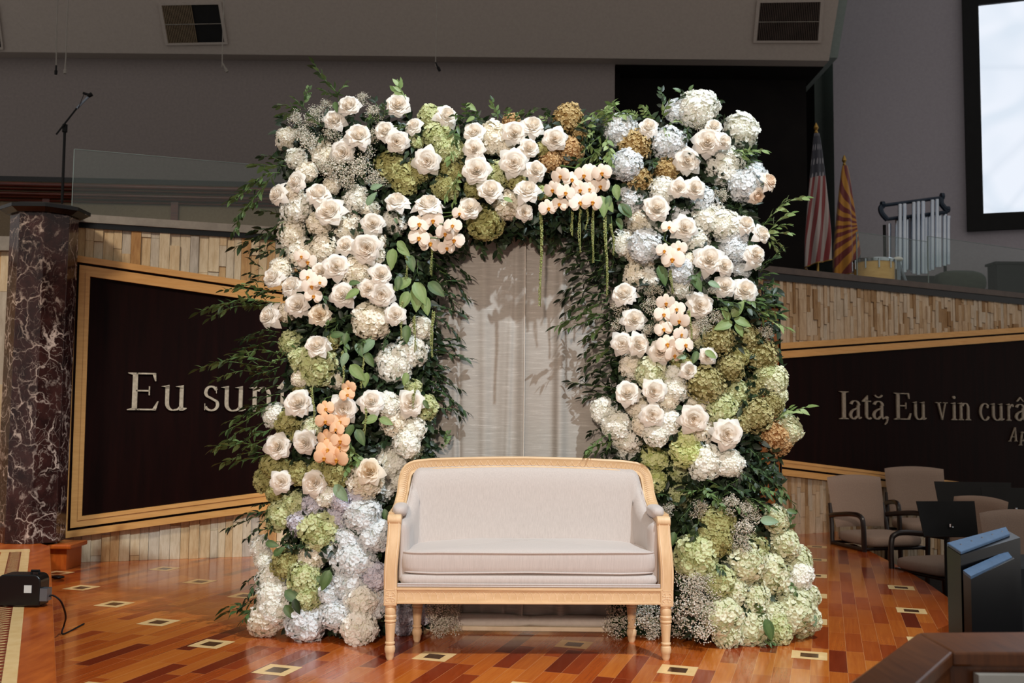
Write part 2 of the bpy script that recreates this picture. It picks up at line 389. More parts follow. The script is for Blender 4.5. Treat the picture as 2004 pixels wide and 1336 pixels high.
# raised step on the left with its zigzag band
s0 = PZ(98, 1068, .2); s1 = PZ(111, 1336, .2); dd = (s1 - s0).normalized(); s2 = s1 + dd * 1.2
mb = MB(); mb.prism([Vector((-3.37, 7.2, .2)), s0, s2, Vector((-6, s2.y, .2)), Vector((-6, 7.56, .2)), Vector((-3.52, 7.56, .2)), Vector((-3.52, 7.2, .2))], (0, 0, -.199))
step = structure(mb.build('floor_step', 'step_wood', smooth=False)); bevel(step, .006)
def on_step(x, y): return PZ(x, y, .2006)
b0, b1 = on_step(58, 1078), on_step(33, 1336); b1 = b1 + (b1 - b0) * .3
side = Vector((-(b1 - b0).y, (b1 - b0).x, 0)).normalized() * -1   # to the left
if side.x > 0: side = -side
wc = (on_step(42, 1078) - on_step(58, 1078)).length * .92
mb = MB()
for k in (0, 2.5):
    a, b = b0 + side * wc * k, b1 + side * wc * k
    mb.prism([a, b, b + side * wc, a + side * wc], (0, 0, .0006))
mb.build('inlay_band', 'cream_inlay', step, False)
mb = MB(); a, b = b0 + side * wc, b1 + side * wc
mb.prism([a, b, b + side * wc * 1.5, a + side * wc * 1.5], (0, 0, .0003)); mb.build('inlay_ground', 'zig_red', step, False)
mb = MB(); L = (b - a).length; n = int(L / .052); u = (b - a).normalized(); zz = Vector((0, 0, .0009))
for i in range(n):
    p = a + u * (L * i / n); q = a + side * wc * 1.5 + u * (L * (i + .5) / n); r = a + u * (L * (i + 1) / n)
    for s_, e_ in ((p, q), (q, r)):
        t_ = Vector((-(e_ - s_).y, (e_ - s_).x, 0)).normalized() * .0045
        mb.poly([s_ - t_ + zz, e_ - t_ + zz, e_ + t_ + zz, s_ + t_ + zz])
mb.build('inlay_zigzag', 'cream_inlay', step, False)
mb = MB(); mb.prism([on_step(0 - 40, 1076), on_step(58, 1074), on_step(59, 1079), on_step(-40, 1081)], (0, 0, .0008)); mb.build('inlay_band', 'cream_inlay', step, False)
# small plinth under the wall end
mb = MB(); mb.box((-3.5, 7.25, .001), (-3.185, 7.5, .15)); pl = structure(mb.build('trim_1', 'step_wood', smooth=False))
mb = MB(); mb.box((-3.5, 7.21, .15), (-3.14, 7.5, .185)); bevel(mb.build('plinth_cap', 'step_wood', pl, False), .012, 3)

# low walls clad with vertical stone strips
def ledger(W, u0, u1, z0, z1, wmin, wmax, hmin, hmax, seed):
    r = random.Random(seed); mb = MB(); T = lambda u, z, o: W.at(u, z, o)
    u = u0
    while u < u1:
        wd = r.uniform(wmin, wmax); z = z0 - r.uniform(0, hmin)
        while z < z1:
            h = r.uniform(hmin, hmax); a, b = max(z, z0), min(z + h, z1); o = r.uniform(.004, .024)
            if b > a + .004:
                mb.tone = r.random()
                P = [T(u + .0012, a, 0), T(u + wd - .0012, a, 0), T(u + wd - .0012, b - .002, 0), T(u + .0012, b - .002, 0)]
                mb.prism([p + W.n * o for p in P], -W.n * (o + .01))
            z += h
        u += wd
    return mb
zL = WL.hit(300, 430)[1]; zR = WR.hit(1750, 548)[1]
uLe = (Vector((1.65, 9.27, 0)) - WL.p).length
wl = structure(ledger(WL, -.25, uLe, .001, zL - .10, .05, .085, .14, .55, 3).build('wall_left', 'ledger_left', smooth=False))
wr = structure(ledger(WR, 0, 5.25, -.4, zR - .13, .035, .06, .10, .42, 4).build('wall_right', 'ledger_right', smooth=False))
for W, wo, u0, u1, z, m, hg, hb, zb in ((WL, wl, -.25, uLe, zL, 'cap_stone', .062, .042, .0), (WR, wr, 0, 5.25, zR, 'cap_stone_dark', .062, .072, -.4)):
    mb = MB(); mb.prism([W.at(u0, z - hg, .05), W.at(u1, z - hg, .05), W.at(u1, z, .05), W.at(u0, z, .05)], -W.n * .40); mb.build('wall_cap', m, wo, False)
    mb = MB(); mb.prism([W.at(u0, z - hg - hb, .03), W.at(u1, z - hg - hb, .03), W.at(u1, z - hg, .03), W.at(u0, z - hg, .03)], -W.n * .35); mb.build('cap_underside', 'black_gloss', wo, False)
    mb = MB(); mb.prism([W.at(u0, zb, -.012), W.at(u1, zb, -.012), W.at(u1, z - hg - hb, -.012), W.at(u0, z - hg - hb, -.012)], -W.n * .25); mb.build('wall_core', 'cap_stone_dark', wo, False)
# stone wall beyond the marble pillar
WF = Wall((-5.2, 7.62), (1, 0))
wf = structure(ledger(WF, 0, 1.37, .201, 2.36, .09, .13, .5, .9, 9).build('wall_far_left', 'ledger_left', smooth=False))
mb = MB(); mb.box((-5.2, 7.56, 2.36), (-3.83, 7.9, 2.47)); mb.build('wall_cap', 'cap_stone', wf, False)

# loft floor, upper walls, ceiling, recess
mb = MB(); mb.prism([(-9, 8.2, 1.9), (-2, 8.6, 1.9), (1.65, 9.75, 1.9), (7.2, 12.9, 1.9), (7.2, 14.3, 1.9), (-9, 14.3, 1.9)], (0, 0, -.1)); structure(mb.build('floor_loft', 'carpet', smooth=False))
XR = PY(1203, 200, 12.2).x; xe = PY(1622, 105, 12.).x
zc = PY(800, 110, 12.0).z
mb = MB(); mb.box((-9, 12.2, 1.9), (XR, 12.5, zc + .1)); structure(mb.build('wall_back', 'wall_paint', smooth=False))
mb = MB(); mb.box((XR - .01, 12.5, 1.9), (XR + .1, 14.3, zc + .02)); mb.box((XR, 14.35, 1.9), (4.6, 14.5, 10.5)); mb.box((XR + .1, 12.7, 1.9), (3.8, 12.75, zc - .002)); mb.box((XR + .01, 12.21, zc - .01), (xe, 13.8, zc - .002)); structure(mb.build('wall_recess', 'recess_shade', smooth=False))  # black sheets stand in for the shade in the opening and under the soffit
xe = PY(1622, 105, 12.).x
mb = MB(); mb.prism([(-9, 12.0, zc), (-9, 8.6, zc + 5.1), (-9, 9.2, zc + 5.1), (-9, 14, zc + .06), (-9, 14, zc)], (xe + 9, 0, 0))
ceil = structure(mb.build('ceiling', 'ceiling_paint', smooth=False))
mb = MB(); mb.prism([(xe, 12.03, zc + .05), (xe, 8.66, zc + 5.1), (xe, 14, zc + 5.1), (xe, 14, zc + .05)], (.12, 0, 0)); structure(mb.build('ceiling_edge', 'side_paint', smooth=False))
WS = Wall((4.415, 13.5), (1, -.33))
mb = MB(); mb.prism([WS.at(0, 1.9), WS.at(4.2, 1.9), WS.at(4.2, 10.5), WS.at(0, 10.5)], -WS.n * .2)
structure(mb.build('wall_screen_side', 'screen_tinted_paint', smooth=False))
mb = MB(); mb.box((4.415, 13.51, 1.9), (4.6, 14.5, 10.5)); structure(mb.build('wall_recess_side', 'side_paint', smooth=False))

# return-air grilles set into the sloping ceiling
sl = Vector((0, 12.0 - 8.6, -5.1)).normalized(); cn = Vector((0, -5.1, -3.4)).normalized()   # down-slope, outward normal
def ceil_hit(x, y):
    r = ray(x, y); p0 = Vector((0, 12.0, zc)); t = (p0 - CP).dot(cn) / r.dot(cn); return CP + r * t
for px, dark, lab in (([(317, 10), (428, 8), (440, 82), (330, 84)], .52, 'square slatted air grille in the sloped ceiling at upper left, half pale and half black'),
                      ([(1487, 5), (1605, 3), (1600, 79), (1480, 79)], -1, 'square dark slatted air grille in the ceiling beside the screen wall'),
                      ([(-70, 14), (-6, 12), (4, 92), (-60, 94)], .3, 'slatted air grille cut off by the left edge of the photo')):
    P = [ceil_hit(*p) + cn * .004 for p in px]
    g = empty('air_grille', (P[0] + P[2]) / 2, lab, 'vent'); gi = g.location
    L = [p - gi for p in P]; c = sum(L, Vector()) / 4
    O = [c + (p - c) * 1.11 for p in L]
    mb = MB()
    for i in range(4):
        j = (i + 1) % 4; mb.prism([O[i], O[j], L[j], L[i]], cn * .02)
    mb.build('grille_frame', 'ceiling_paint', g, False)
    mb = MB(); mb.poly([L[3], L[2], L[1], L[0]]); mb.build('grille_back', 'black_matte', g, False)
    mb = MB(); N = 34
    for i in range(N):
        f0, f1 = (i + .15) / N, (i + .6) / N
        if dark > 0 and f0 > dark: break
        a0, a1 = L[0].lerp(L[1], f0), L[0].lerp(L[1], f1); b0_, b1_ = L[3].lerp(L[2], f0), L[3].lerp(L[2], f1)
        mb.prism([a0 + cn * .004, a1 + cn * .004, b1_ + cn * .004, b0_ + cn * .004], cn * .012)
    mb.build('louvre', 'pew_cloth' if dark > 0 else 'cap_stone_dark', g, False)
    mb = MB()
    a, b = L[0].lerp(L[3], .49), L[1].lerp(L[2], .49); a2, b2 = L[0].lerp(L[3], .51), L[1].lerp(L[2], .51)
    mb.prism([a + cn * .018, b + cn * .018, b2 + cn * .018, a2 + cn * .018], cn * .004); mb.build('cross_bar', 'cap_stone', g, False)

# glass balustrade panes behind the low-wall caps
def pane(W, pxl, pxr, ytop, z0, lab, back=-.22):
    W2 = Wall(W.at(0, 0, back)[:2], W.d[:2]); u0, zt = W2.hit(*ytop); u0 = W2.hit(pxl, 500)[0]; u1 = W2.hit(pxr, 500)[0]
    g = empty('glass_pane', W2.at((u0 + u1) / 2, z0, 0), lab, 'glass panel', 'glass panes above the low walls'); o = g.location
    mb = MB(); mb.prism([W2.at(u0, z0) - o, W2.at(u1, z0) - o, W2.at(u1, zt) - o, W2.at(u0, zt) - o], -W2.n * .012); mb.build('pane', 'glass_pane', g, False)
    mb = MB(); mb.prism([W2.at(u0, zt) - o, W2.at(u1, zt) - o, W2.at(u1, zt + .003) - o, W2.at(u0, zt + .003) - o], -W2.n * .012)
    mb.prism([W2.at(u0 - .005, z0) - o, W2.at(u0, z0) - o, W2.at(u0, zt) - o, W2.at(u0 - .005, zt) - o], -W2.n * .012)
    mb.build('glass_edge', 'glass_edge', g, False)
pane(WL, 137, 560, (137, 291), zL, 'clear frameless glass panel on the left wall cap beside the microphone stand')
pane(WR, 1678, 1815, (1678, 454), zR, 'clear glass panel in front of the chimes and drum')
pane(WR, 1817, 2030, (1830, 464), zR, 'clear glass panel on the right wall cap below the screen')

# ================================================================== wall signs with lettering
def inset(P, d):
    n = len(P); out = []
    c = (sum(p[0] for p in P) / n, sum(p[1] for p in P) / n)
    L = []
    for i in range(n):
        a, b = P[i], P[(i + 1) % n]; dx, dy = b[0] - a[0], b[1] - a[1]; l = math.hypot(dx, dy); nx, ny = -dy / l, dx / l
        if (c[0] - a[0]) * nx + (c[1] - a[1]) * ny < 0: nx, ny = -nx, -ny
        L.append((a[0] + nx * d, a[1] + ny * d, dx, dy))
    for i in range(n):
        x1, y1, a1, b1 = L[i - 1]; x2, y2, a2, b2 = L[i]
        det = a1 * b2 - b1 * a2; t = ((x2 - x1) * b2 - (y2 - y1) * a2) / det
        out.append((x1 + a1 * t, y1 + b1 * t))
    return out
def ring(W, o, P, Q, out, th, name, mat, par):
    mb = MB()
    for i in range(4):
        j = (i + 1) % 4
        mb.prism([W.at(*P[i], out) - o, W.at(*P[j], out) - o, W.at(*Q[j], out) - o, W.at(*Q[i], out) - o], -W.n * th)
    x = mb.build(name, mat, par, False); return x
# --- a small serif alphabet: strokes thin when level, thick when upright
def arcp(cx, cy, rx, ry, a0, a1, n=18):
    return [(cx + rx * math.cos(math.radians(a0 + (a1 - a0) * i / n)), cy + ry * math.sin(math.radians(a0 + (a1 - a0) * i / n))) for i in range(n + 1)]
def stroke(pts, tk=.095, tn=.032):
    L, Rr = [], []
    for i, p in enumerate(pts):
        a, b = pts[max(i - 1, 0)], pts[min(i + 1, len(pts) - 1)]; dx, dy = b[0] - a[0], b[1] - a[1]; l = math.hypot(dx, dy) or 1
        dx /= l; dy /= l; w_ = (tn + (tk - tn) * abs(dy) ** 1.5) / 2
        L.append((p[0] - dy * w_, p[1] + dx * w_)); Rr.append((p[0] + dy * w_, p[1] - dx * w_))
    return [[L[i], L[i + 1], Rr[i + 1], Rr[i]] for i in range(len(pts) - 1)]
def R_(x0, y0, x1, y1): return [(x0, y0), (x1, y0), (x1, y1), (x0, y1)]
def ser(x, y, w=.24, up=True):        # bracketed foot or head serif centred on x
    s = 1 if up else -1
    return [(x - w / 2, y), (x + w / 2, y), (x + w / 2, y + .02 * s), (x + .05, y + .055 * s), (x - .05, y + .055 * s), (x - w / 2, y + .02 * s)]
def flag(x, y, s=.1): return [(x - s - .05, y - .035), (x + .047, y + .01), (x + .047, y - .1), (x - .047, y - .1), (x - .047, y - .05)]
XH = .68
def G_I(): return [R_(.12, 0, .24, 1), ser(.18, 0, .34), ser(.18, 1, .34, False)], .36
def G_E(): return [R_(.12, 0, .24, 1), ser(.16, 0, .3), ser(.16, 1, .3, False), R_(.2, .96, .66, 1), [(.66, 1), (.58, .96), (.64, .78), (.67, .78)], R_(.2, 0, .68, .04), [(.68, 0), (.74, .24), (.71, .24), (.6, .04)], R_(.2, .5, .52, .54), R_(.5, .4, .53, .64)], .76
def G_u(): return [R_(.1, .2, .195, XH - .02), flag(.147, XH)] + stroke(arcp(.30, .2, .15, .19, 180, 275)) + stroke([(.31, .012), (.40, .03), (.47, .11)], .06, .04) + [R_(.44, .02, .535, XH - .02), flag(.487, XH), [(.44, .0), (.535, .0), (.62, .05), (.62, .075), (.5, .08)]], .64
def G_n(): return [R_(.09, .02, .185, XH - .04), flag(.137, XH), ser(.137, 0, .24), R_(.42, .02, .515, .46), ser(.467, 0, .24)] + stroke(arcp(.325, .46, .142, .2, 0, 150)), .6
def G_s():
    p = arcp(.22, .52, .14, .145, 20, 150, 8) + arcp(.22, .50, .14, .14, 160, 235, 8) + [(.2, .36), (.3, .3)] + arcp(.24, .17, .155, .155, 40, -90, 10) + arcp(.24, .17, .17, .155, -90, -160, 8)
    return stroke(p, .085, .045) + [R_(.345, .48, .365, .66), R_(.055, .02, .075, .2)], .42
def G_a(): return [R_(.32, .06, .41, .5)] + stroke(arcp(.25, .5, .14, .165, 0, 165), .09, .03) + stroke([(.33, .40), (.2, .34), (.13, .27)] + arcp(.21, .15, .115, .14, 150, 285, 10) + [(.33, .1)], .09, .032) + stroke([(.36, .08), (.4, .02), (.48, .07)], .05, .04), .5
def G_t(): return [R_(.13, .14, .225, .72), R_(.02, XH - .04, .34, XH), [(.13, .68), (.225, .68), (.225, .88), (.04, .68)]] + stroke(arcp(.27, .14, .095, .125, 180, 320, 10), .08, .04), .36
def G_v(): return [[(.08, XH), (.18, XH), (.34, .0), (.29, .0)], [(.5, XH), (.46, XH), (.29, .0), (.33, .0)], R_(.0, XH - .03, .26, XH), R_(.37, XH - .03, .58, XH)], .58
def G_i(): return [R_(.1, .02, .195, XH - .04), flag(.147, XH), ser(.147, 0, .25), [(.147 + .058 * math.cos(k * PI / 5), .88 + .058 * math.sin(k * PI / 5)) for k in range(10)]], .3
def G_c(): return stroke(arcp(.3, .335, .22, .33, 42, 325, 26), .095, .03) + [[(.42 + .05 * math.cos(k * PI / 4), .53 + .05 * math.sin(k * PI / 4)) for k in range(8)]], .54
def G_r(): return [R_(.09, .02, .185, XH - .04), flag(.137, XH), ser(.137, 0, .25)] + stroke([(.18, .5), (.24, .6), (.32, .65), (.38, .62)], .07, .05) + [[(.36 + .05 * math.cos(k * PI / 4), .6 + .05 * math.sin(k * PI / 4)) for k in range(8)]], .42
def G_d(): return [R_(.40, .02, .495, 1.0)] + stroke(arcp(.3, .33, .2, .32, 30, 330, 26)), .56
def G_A(): return [[(.06, 0), (.10, 0), (.40, 1), (.36, 1)], [(.36, 1), (.42, 1), (.66, 0), (.56, 0)], R_(.18, .3, .56, .34), ser(.08, 0, .22), ser(.61, 0, .26)], .72
def G_p(): return [R_(.1, -.28, .185, XH - .04), flag(.137, XH), ser(.14, -.28, .26)] + stroke(arcp(.29, .34, .19, .32, 150, -150, 26)), .56
def G_o(): return stroke(arcp(.29, .335, .21, .33, 0, 360, 30)), .58
def G_comma(): return [[(.1 + .06 * math.cos(k * PI / 5), .06 + .06 * math.sin(k * PI / 5)) for k in range(10)], [(.16, .06), (.12, -.12), (.04, -.2), (.03, -.18), (.09, -.08), (.1, .03)]], .2
def G_abr():
    g, w_ = G_a(); return g + stroke(arcp(.26, .94, .13, .13, 200, 340, 10), .045, .045), w_
def G_acirc():
    g, w_ = G_a(); return g + [[(.12, .78), (.16, .78), (.26, .9), (.26, .97)], [(.40, .78), (.36, .78), (.26, .9), (.26, .97)]], w_
def letters(W, o, par, items, base, cap, shear=0, mat='letter_stone', out=.0):
    """items: (glyph, px left, px right); base: (px x, px y) of the baseline; cap: px y of a capital's top at the same x"""
    ub, zb = W.hit(*base); zt = W.hit(base[0], cap)[1]; H = zt - zb
    for gf, xl, xr in items:
        polys, adv = gf(); xs = [p[0] for q in polys for p in q]; x0, x1 = min(xs), max(xs)
        ul = W.hit(xl, base[1])[0]; ur = W.hit(xr, base[1])[0]; sx = (ur - ul) / (x1 - x0)
        c = W.at((ul + ur) / 2, zb) - o
        mb = MB()
        for q in polys:
            P = [W.at(ul + (p[0] - x0) * sx + shear * p[1] * H, zb + p[1] * H, out) - o - c for p in q]
            ar = sum(q[i][0] * q[(i + 1) % len(q)][1] - q[(i + 1) % len(q)][0] * q[i][1] for i in range(len(q)))
            if ar < 0: P.reverse()
            mb.prism(P, -W.n * .014)
        x = mb.build('letter', mat, par, False); x.location = c
def sign(W, quad, label, bands):
    P = [W.hit(*p) for p in quad]
    g = empty('wall_sign', W.at(P[0][0], P[3][1], .03), label, 'sign'); o = g.location
    a, b, c = bands
    Q1 = inset(P, a); Q2 = inset(P, a + b); Q3 = inset(P, a + b + c)
    ring(W, o, P, Q1, .07, .05, 'outer_frame', 'maple', g)
    ring(W, o, Q2, Q3, .065, .045, 'inner_frame', 'maple', g)
    Q4 = inset(P, a + b + c * .62)
    ring(W, o, Q3, Q4, .072, .01, 'frame_bead', 'maple', g)
    mb = MB(); mb.prism([W.at(*q, .045) - o for q in P], -W.n * .02); mb.build('board', 'panel_wood', g, False)
    return g, o
g, o = sign(WL, [(139, 500), (1000, 629), (1000, 931), (119, 1052)], 'dark wooden wall panel in a pale frame reading Eu sun, left of the arch', (.048, .020, .078))
letters(WL, o, g, [(G_E, 249, 310), (G_u, 314, 365), (G_s, 398, 428), (G_u, 430, 480), (G_n, 484, 534), (G_t, 540, 562)], (340, 803), 731, out=.062)
g, o = sign(WR, [(1100, 699), (2050, 637), (2050, 990), (1100, 880)], 'dark wall panel in a pale frame reading Iată, Eu vin curâ, right of arch', (.060, .021, .07))
P_ = [(G_I, 535, 606), (G_a, 612, 708), (G_t, 712, 786), (G_abr, 792, 892), (G_comma, 886, 915), (G_E, 960, 1092), (G_u, 1100, 1210), (G_v, 1283, 1376), (G_i, 1400, 1450), (G_n, 1455, 1556), (G_c, 1625, 1700), (G_u, 1706, 1815), (G_r, 1830, 1890), (G_acirc, 1900, 1988), (G_n, 1992, 2085)]
letters(WR, o, g, [(a, 1500 + b / 3.976, 1500 + c / 3.976) for a, b, c in P_], (1500 + 1090 / 3.976, 640 + 719 / 3.976), 640 + 514 / 3.976, mat='letter_metal', out=.062)
P_ = [(G_A, 1850, 1918), (G_p, 1930, 1985), (G_o, 1992, 2045)]
letters(WR, o, g, [(a, 1500 + b / 3.976, 1500 + c / 3.976) for a, b, c in P_], (1500 + 1900 / 3.976, 640 + 887 / 3.976), 640 + 778 / 3.976, .22, mat='letter_metal', out=.062)

# ================================================================== marble pillar
pc = PY(76, 700, 7.30); r8 = .235
g = empty('marble_pillar', (pc.x, pc.y, .2), 'dark brown marble pillar with white veins and a black cap at the left wall end', 'pillar')
zt = PY(80, 417, 7.15).z - .2
mb = MB(); mb.prism([(r8 * math.cos(PI / 8 + k * PI / 4), r8 * .9 * math.sin(PI / 8 + k * PI / 4), 0) for k in range(8)], (0, 0, zt)); x = mb.build('shaft', 'marble', g, False); bevel(x, .004)
mb = MB()
for z0, z1, ra, rb in ((zt, zt + .03, .26, .31), (zt + .03, zt + .055, .315, .315), (zt + .055, zt + .075, .30, .24)):
    mb.grid([[(q * math.cos(PI / 8 + k * PI / 4), q * .9 * math.sin(PI / 8 + k * PI / 4), z) for k in range(8)] for q, z in ((ra, z0), (rb, z1))], True)
mb.poly([(.24 * math.cos(PI / 8 + k * PI / 4), .216 * math.sin(PI / 8 + k * PI / 4), zt + .075) for k in range(8)])
mb.poly([(.26 * math.cos(PI / 8 + k * PI / 4), .234 * math.sin(PI / 8 + k * PI / 4), zt) for k in reversed(range(8))])
mb.build('cap', 'black_gloss', g, False)

# pulpit half hidden behind the arch's right side
g = empty('pulpit', (PY(1478, 900, 7.5).x, 7.7, 0), 'burl wood pulpit with a black top half hidden behind the right flower column', 'pulpit')
zt = PY(1510, 602, 7.5).z
mb = MB(); mb.box((-.19, -.19, 0), (.19, .19, zt)); bevel(mb.build('body', 'burl', g, False), .008)
mb = MB(); mb.box((-.22, -.22, zt), (.22, .22, zt + .035)); bevel(mb.build('top', 'black_gloss', g, False), .006)
mb = MB(); mb.box((.194, -.2, .0), (.2, .2, zt)); mb.build('corner_strip', 'black_gloss', g, False)
mb = MB(); mb.tube([(.1, -.05, zt + .035), (.1, -.05, zt + .17), (.12, -.07, zt + .2)], .008); mb.tube([(.1, -.09, zt + .2), (.17, -.09, zt + .2)], .02); mb.build('reading_lamp', 'black_gloss', g)

# ================================================================== choir pew behind the left wall
W = Wall((-6.2, 9.65), (1, .06)); zr = W.hit(300, 351)[1]
g = empty('choir_pew', (-6.2, 9.65, 1.9), 'long red-brown choir pew front with ridged rails and beige panels behind the glass', 'pew'); o = g.location
L_ = 5.4
mb = MB(); mb.prism([W.at(0, zr - .05) - o, W.at(L_, zr - .05) - o, W.at(L_, zr) - o, W.at(0, zr) - o], -W.n * .3); mb.build('top_rail', 'black_gloss', g, False)
for k, (a, b, pr) in enumerate(((.06, .11, .03), (.12, .145, .05), (.155, .195, .025), (.20, .225, .05), (.23, .255, .02))):
    mb = MB(); rows = []
    for i in range(9):
        an = PI * i / 8; z = zr - (a + b) / 2 + (b - a) / 2 * math.cos(an); oo = pr * math.sin(an)
        rows.append([W.at(0, z, oo) - o, W.at(L_, z, oo) - o])
    mb.grid(rows); mb.build('moulding', 'dark_wood', g)
mb = MB(); mb.prism([W.at(0, 1.9, -.01) - o, W.at(L_, 1.9, -.01) - o, W.at(L_, zr - .05, -.01) - o, W.at(0, zr - .05, -.01) - o], -W.n * .04); mb.build('panel', 'pew_cloth', g, False)
for px in (342, 600, 90):
    u = W.hit(px, 420)[0]; mb = MB(); mb.prism([W.at(u - .035, 1.9, .02) - o, W.at(u + .035, 1.9, .02) - o, W.at(u + .035, zr - .22, .02) - o, W.at(u - .035, zr - .22, .02) - o], -W.n * .04); mb.build('stile', 'dark_wood', g, False)

# ================================================================== microphone stand
b = PY(122, 384, 9.0); t_ = PY(127, 250, 9.0)
g = empty('microphone_stand', (b.x, b.y, 1.9), 'thin black boom microphone stand beside the glass above the marble pillar', 'microphone stand'); o = g.location
mb = MB(); mb.tube([b - o - Vector((0, 0, .05)), t_ - o], .013); mb.tube([t_ - o - Vector((0, 0, .04)), t_ - o + Vector((0, 0, .03))], .024); mb.build('upper_tube', 'black_matte', g)
mb = MB(); mb.tube([(0, 0, .02), b - o], .009); mb.build('lower_tube', 'black_matte', g)
mb = MB(); mb.lathe([(0, .13), (.02, .13), (.03, .03)], n=20); mb.build('base', 'black_matte', g)
mb = MB(); a = PY(110, 263, 8.95); c = PY(150, 212, 9.0); e = PY(174, 188, 9.05); mb.tube([a - o, c - o], .008); mb.build('boom', 'black_matte', g)
mb = MB(); mb.tube([c - o, e - o], .011); mb.build('boom_extension', 'grey_metal', g)
mb = MB(); mb.tube([e - o - Vector((.01, 0, 0)), PY(180, 184, 9.05) - o], .02); mb.tube([PY(163, 182, 9.05) - o, PY(172, 185, 9.05) - o], .012); mb.build('clip', 'black_matte', g)
mb = MB(); mb.tube(crom([PY(165, 183, 9.04) - o, PY(158, 200, 9.0) - o, PY(153, 213, 9.0) - o], 5), .003, 5); mb.build('cable', 'black_matte', g)

# ================================================================== hanging choir microphones
for pts, Y, lab, m in (([(116, -60), (113, 0), (111, 60), (110, 128)], 9.0, 'thin white cable with a black choir microphone hanging furthest left', 'black_matte'),
                       ([(134, -60), (133, 5), (131, 50), (129, 110), (128, 126)], 8.8, 'wavy white cable with a pale microphone, second from the left edge', 'cap_stone'),
                       ([(437, -60), (437, 40), (436, 124)], 9.4, 'hanging microphone cable dangling past the left ceiling grille', 'cap_stone'),
                       ([(854, -60), (854, 40), (852, 122)], 9.4, 'hanging microphone cable above the middle of the arch', 'black_matte')):
    P = [PY(*p, Y) for p in pts]; zceil = zc + (12.0 - Y) * 1.5
    P[0] = Vector((P[1].x, Y, zceil))
    g = empty('hanging_microphone', P[0], lab, 'microphone', 'microphones hanging over the choir loft'); o = g.location
    mb = MB(); mb.tube([q - o for q in crom(P, 5)], .005, 6); mb.build('cable', 'cap_stone', g)
    e = P[-1] - o; sh = Vector((.045 if pts[0][0] > 300 else .0, 0, -.085))
    mb = MB(); mb.tube([e, e + sh * .5, e + sh * .6, e + sh], [.008, .008, .015, .013], 8); mb.build('microphone_head', m, g)

# ================================================================== projection screen
u0, zb_ = WS.hit(1892, 454); uS, zS = WS.hit(1923, 420); ztop = zb_ + 3.0; zS2 = WS.hit(1921, 14)[1]
g = empty('projection_screen', WS.at(u0, zb_, .02), 'large bright projection screen in a thick black frame on the right wall', 'screen'); o = g.location
wS = 3.6; fr = uS - u0
def wbox(u0_, u1_, z0_, z1_, out, th, mat, name):
    mb = MB(); mb.prism([WS.at(u0_, z0_, out) - o, WS.at(u1_, z0_, out) - o, WS.at(u1_, z1_, out) - o, WS.at(u0_, z1_, out) - o], -WS.n * th); return mb.build(name, mat, g, False)
zq = zS2 + (zS - zb_)
wbox(u0, uS, zb_, zq, .09, .07, 'black_matte', 'frame_side'); wbox(u0 + wS - fr, u0 + wS, zb_, zq, .09, .07, 'black_matte', 'frame_side')
wbox(uS, u0 + wS - fr, zb_, zS, .09, .07, 'black_matte', 'frame_rail'); wbox(uS, u0 + wS - fr, zS2, zq, .09, .07, 'black_matte', 'frame_rail')
wbox(uS, u0 + wS - fr, zS, zS2, .05, .02, 'screen_picture', 'screen_surface')
# dark cabinet under the screen
p0 = PY(1951, 560, 12.2); p1 = PY(2010, 517, 12.2)
g = empty('loft_cabinet', (p0.x + .4, 12.32, 1.9), 'low black cabinet behind the right glass panel at the photo edge', 'cabinet')
mb = MB(); mb.box((-.4, -.12, 0), (.35, .12, p1.z - 1.9)); bevel(mb.build('body', 'black_matte', g, False), .01)
mb = MB(); mb.box((-.42, -.14, p1.z - 1.9), (.37, .14, p1.z - 1.87)); mb.build('top', 'black_matte', g, False)

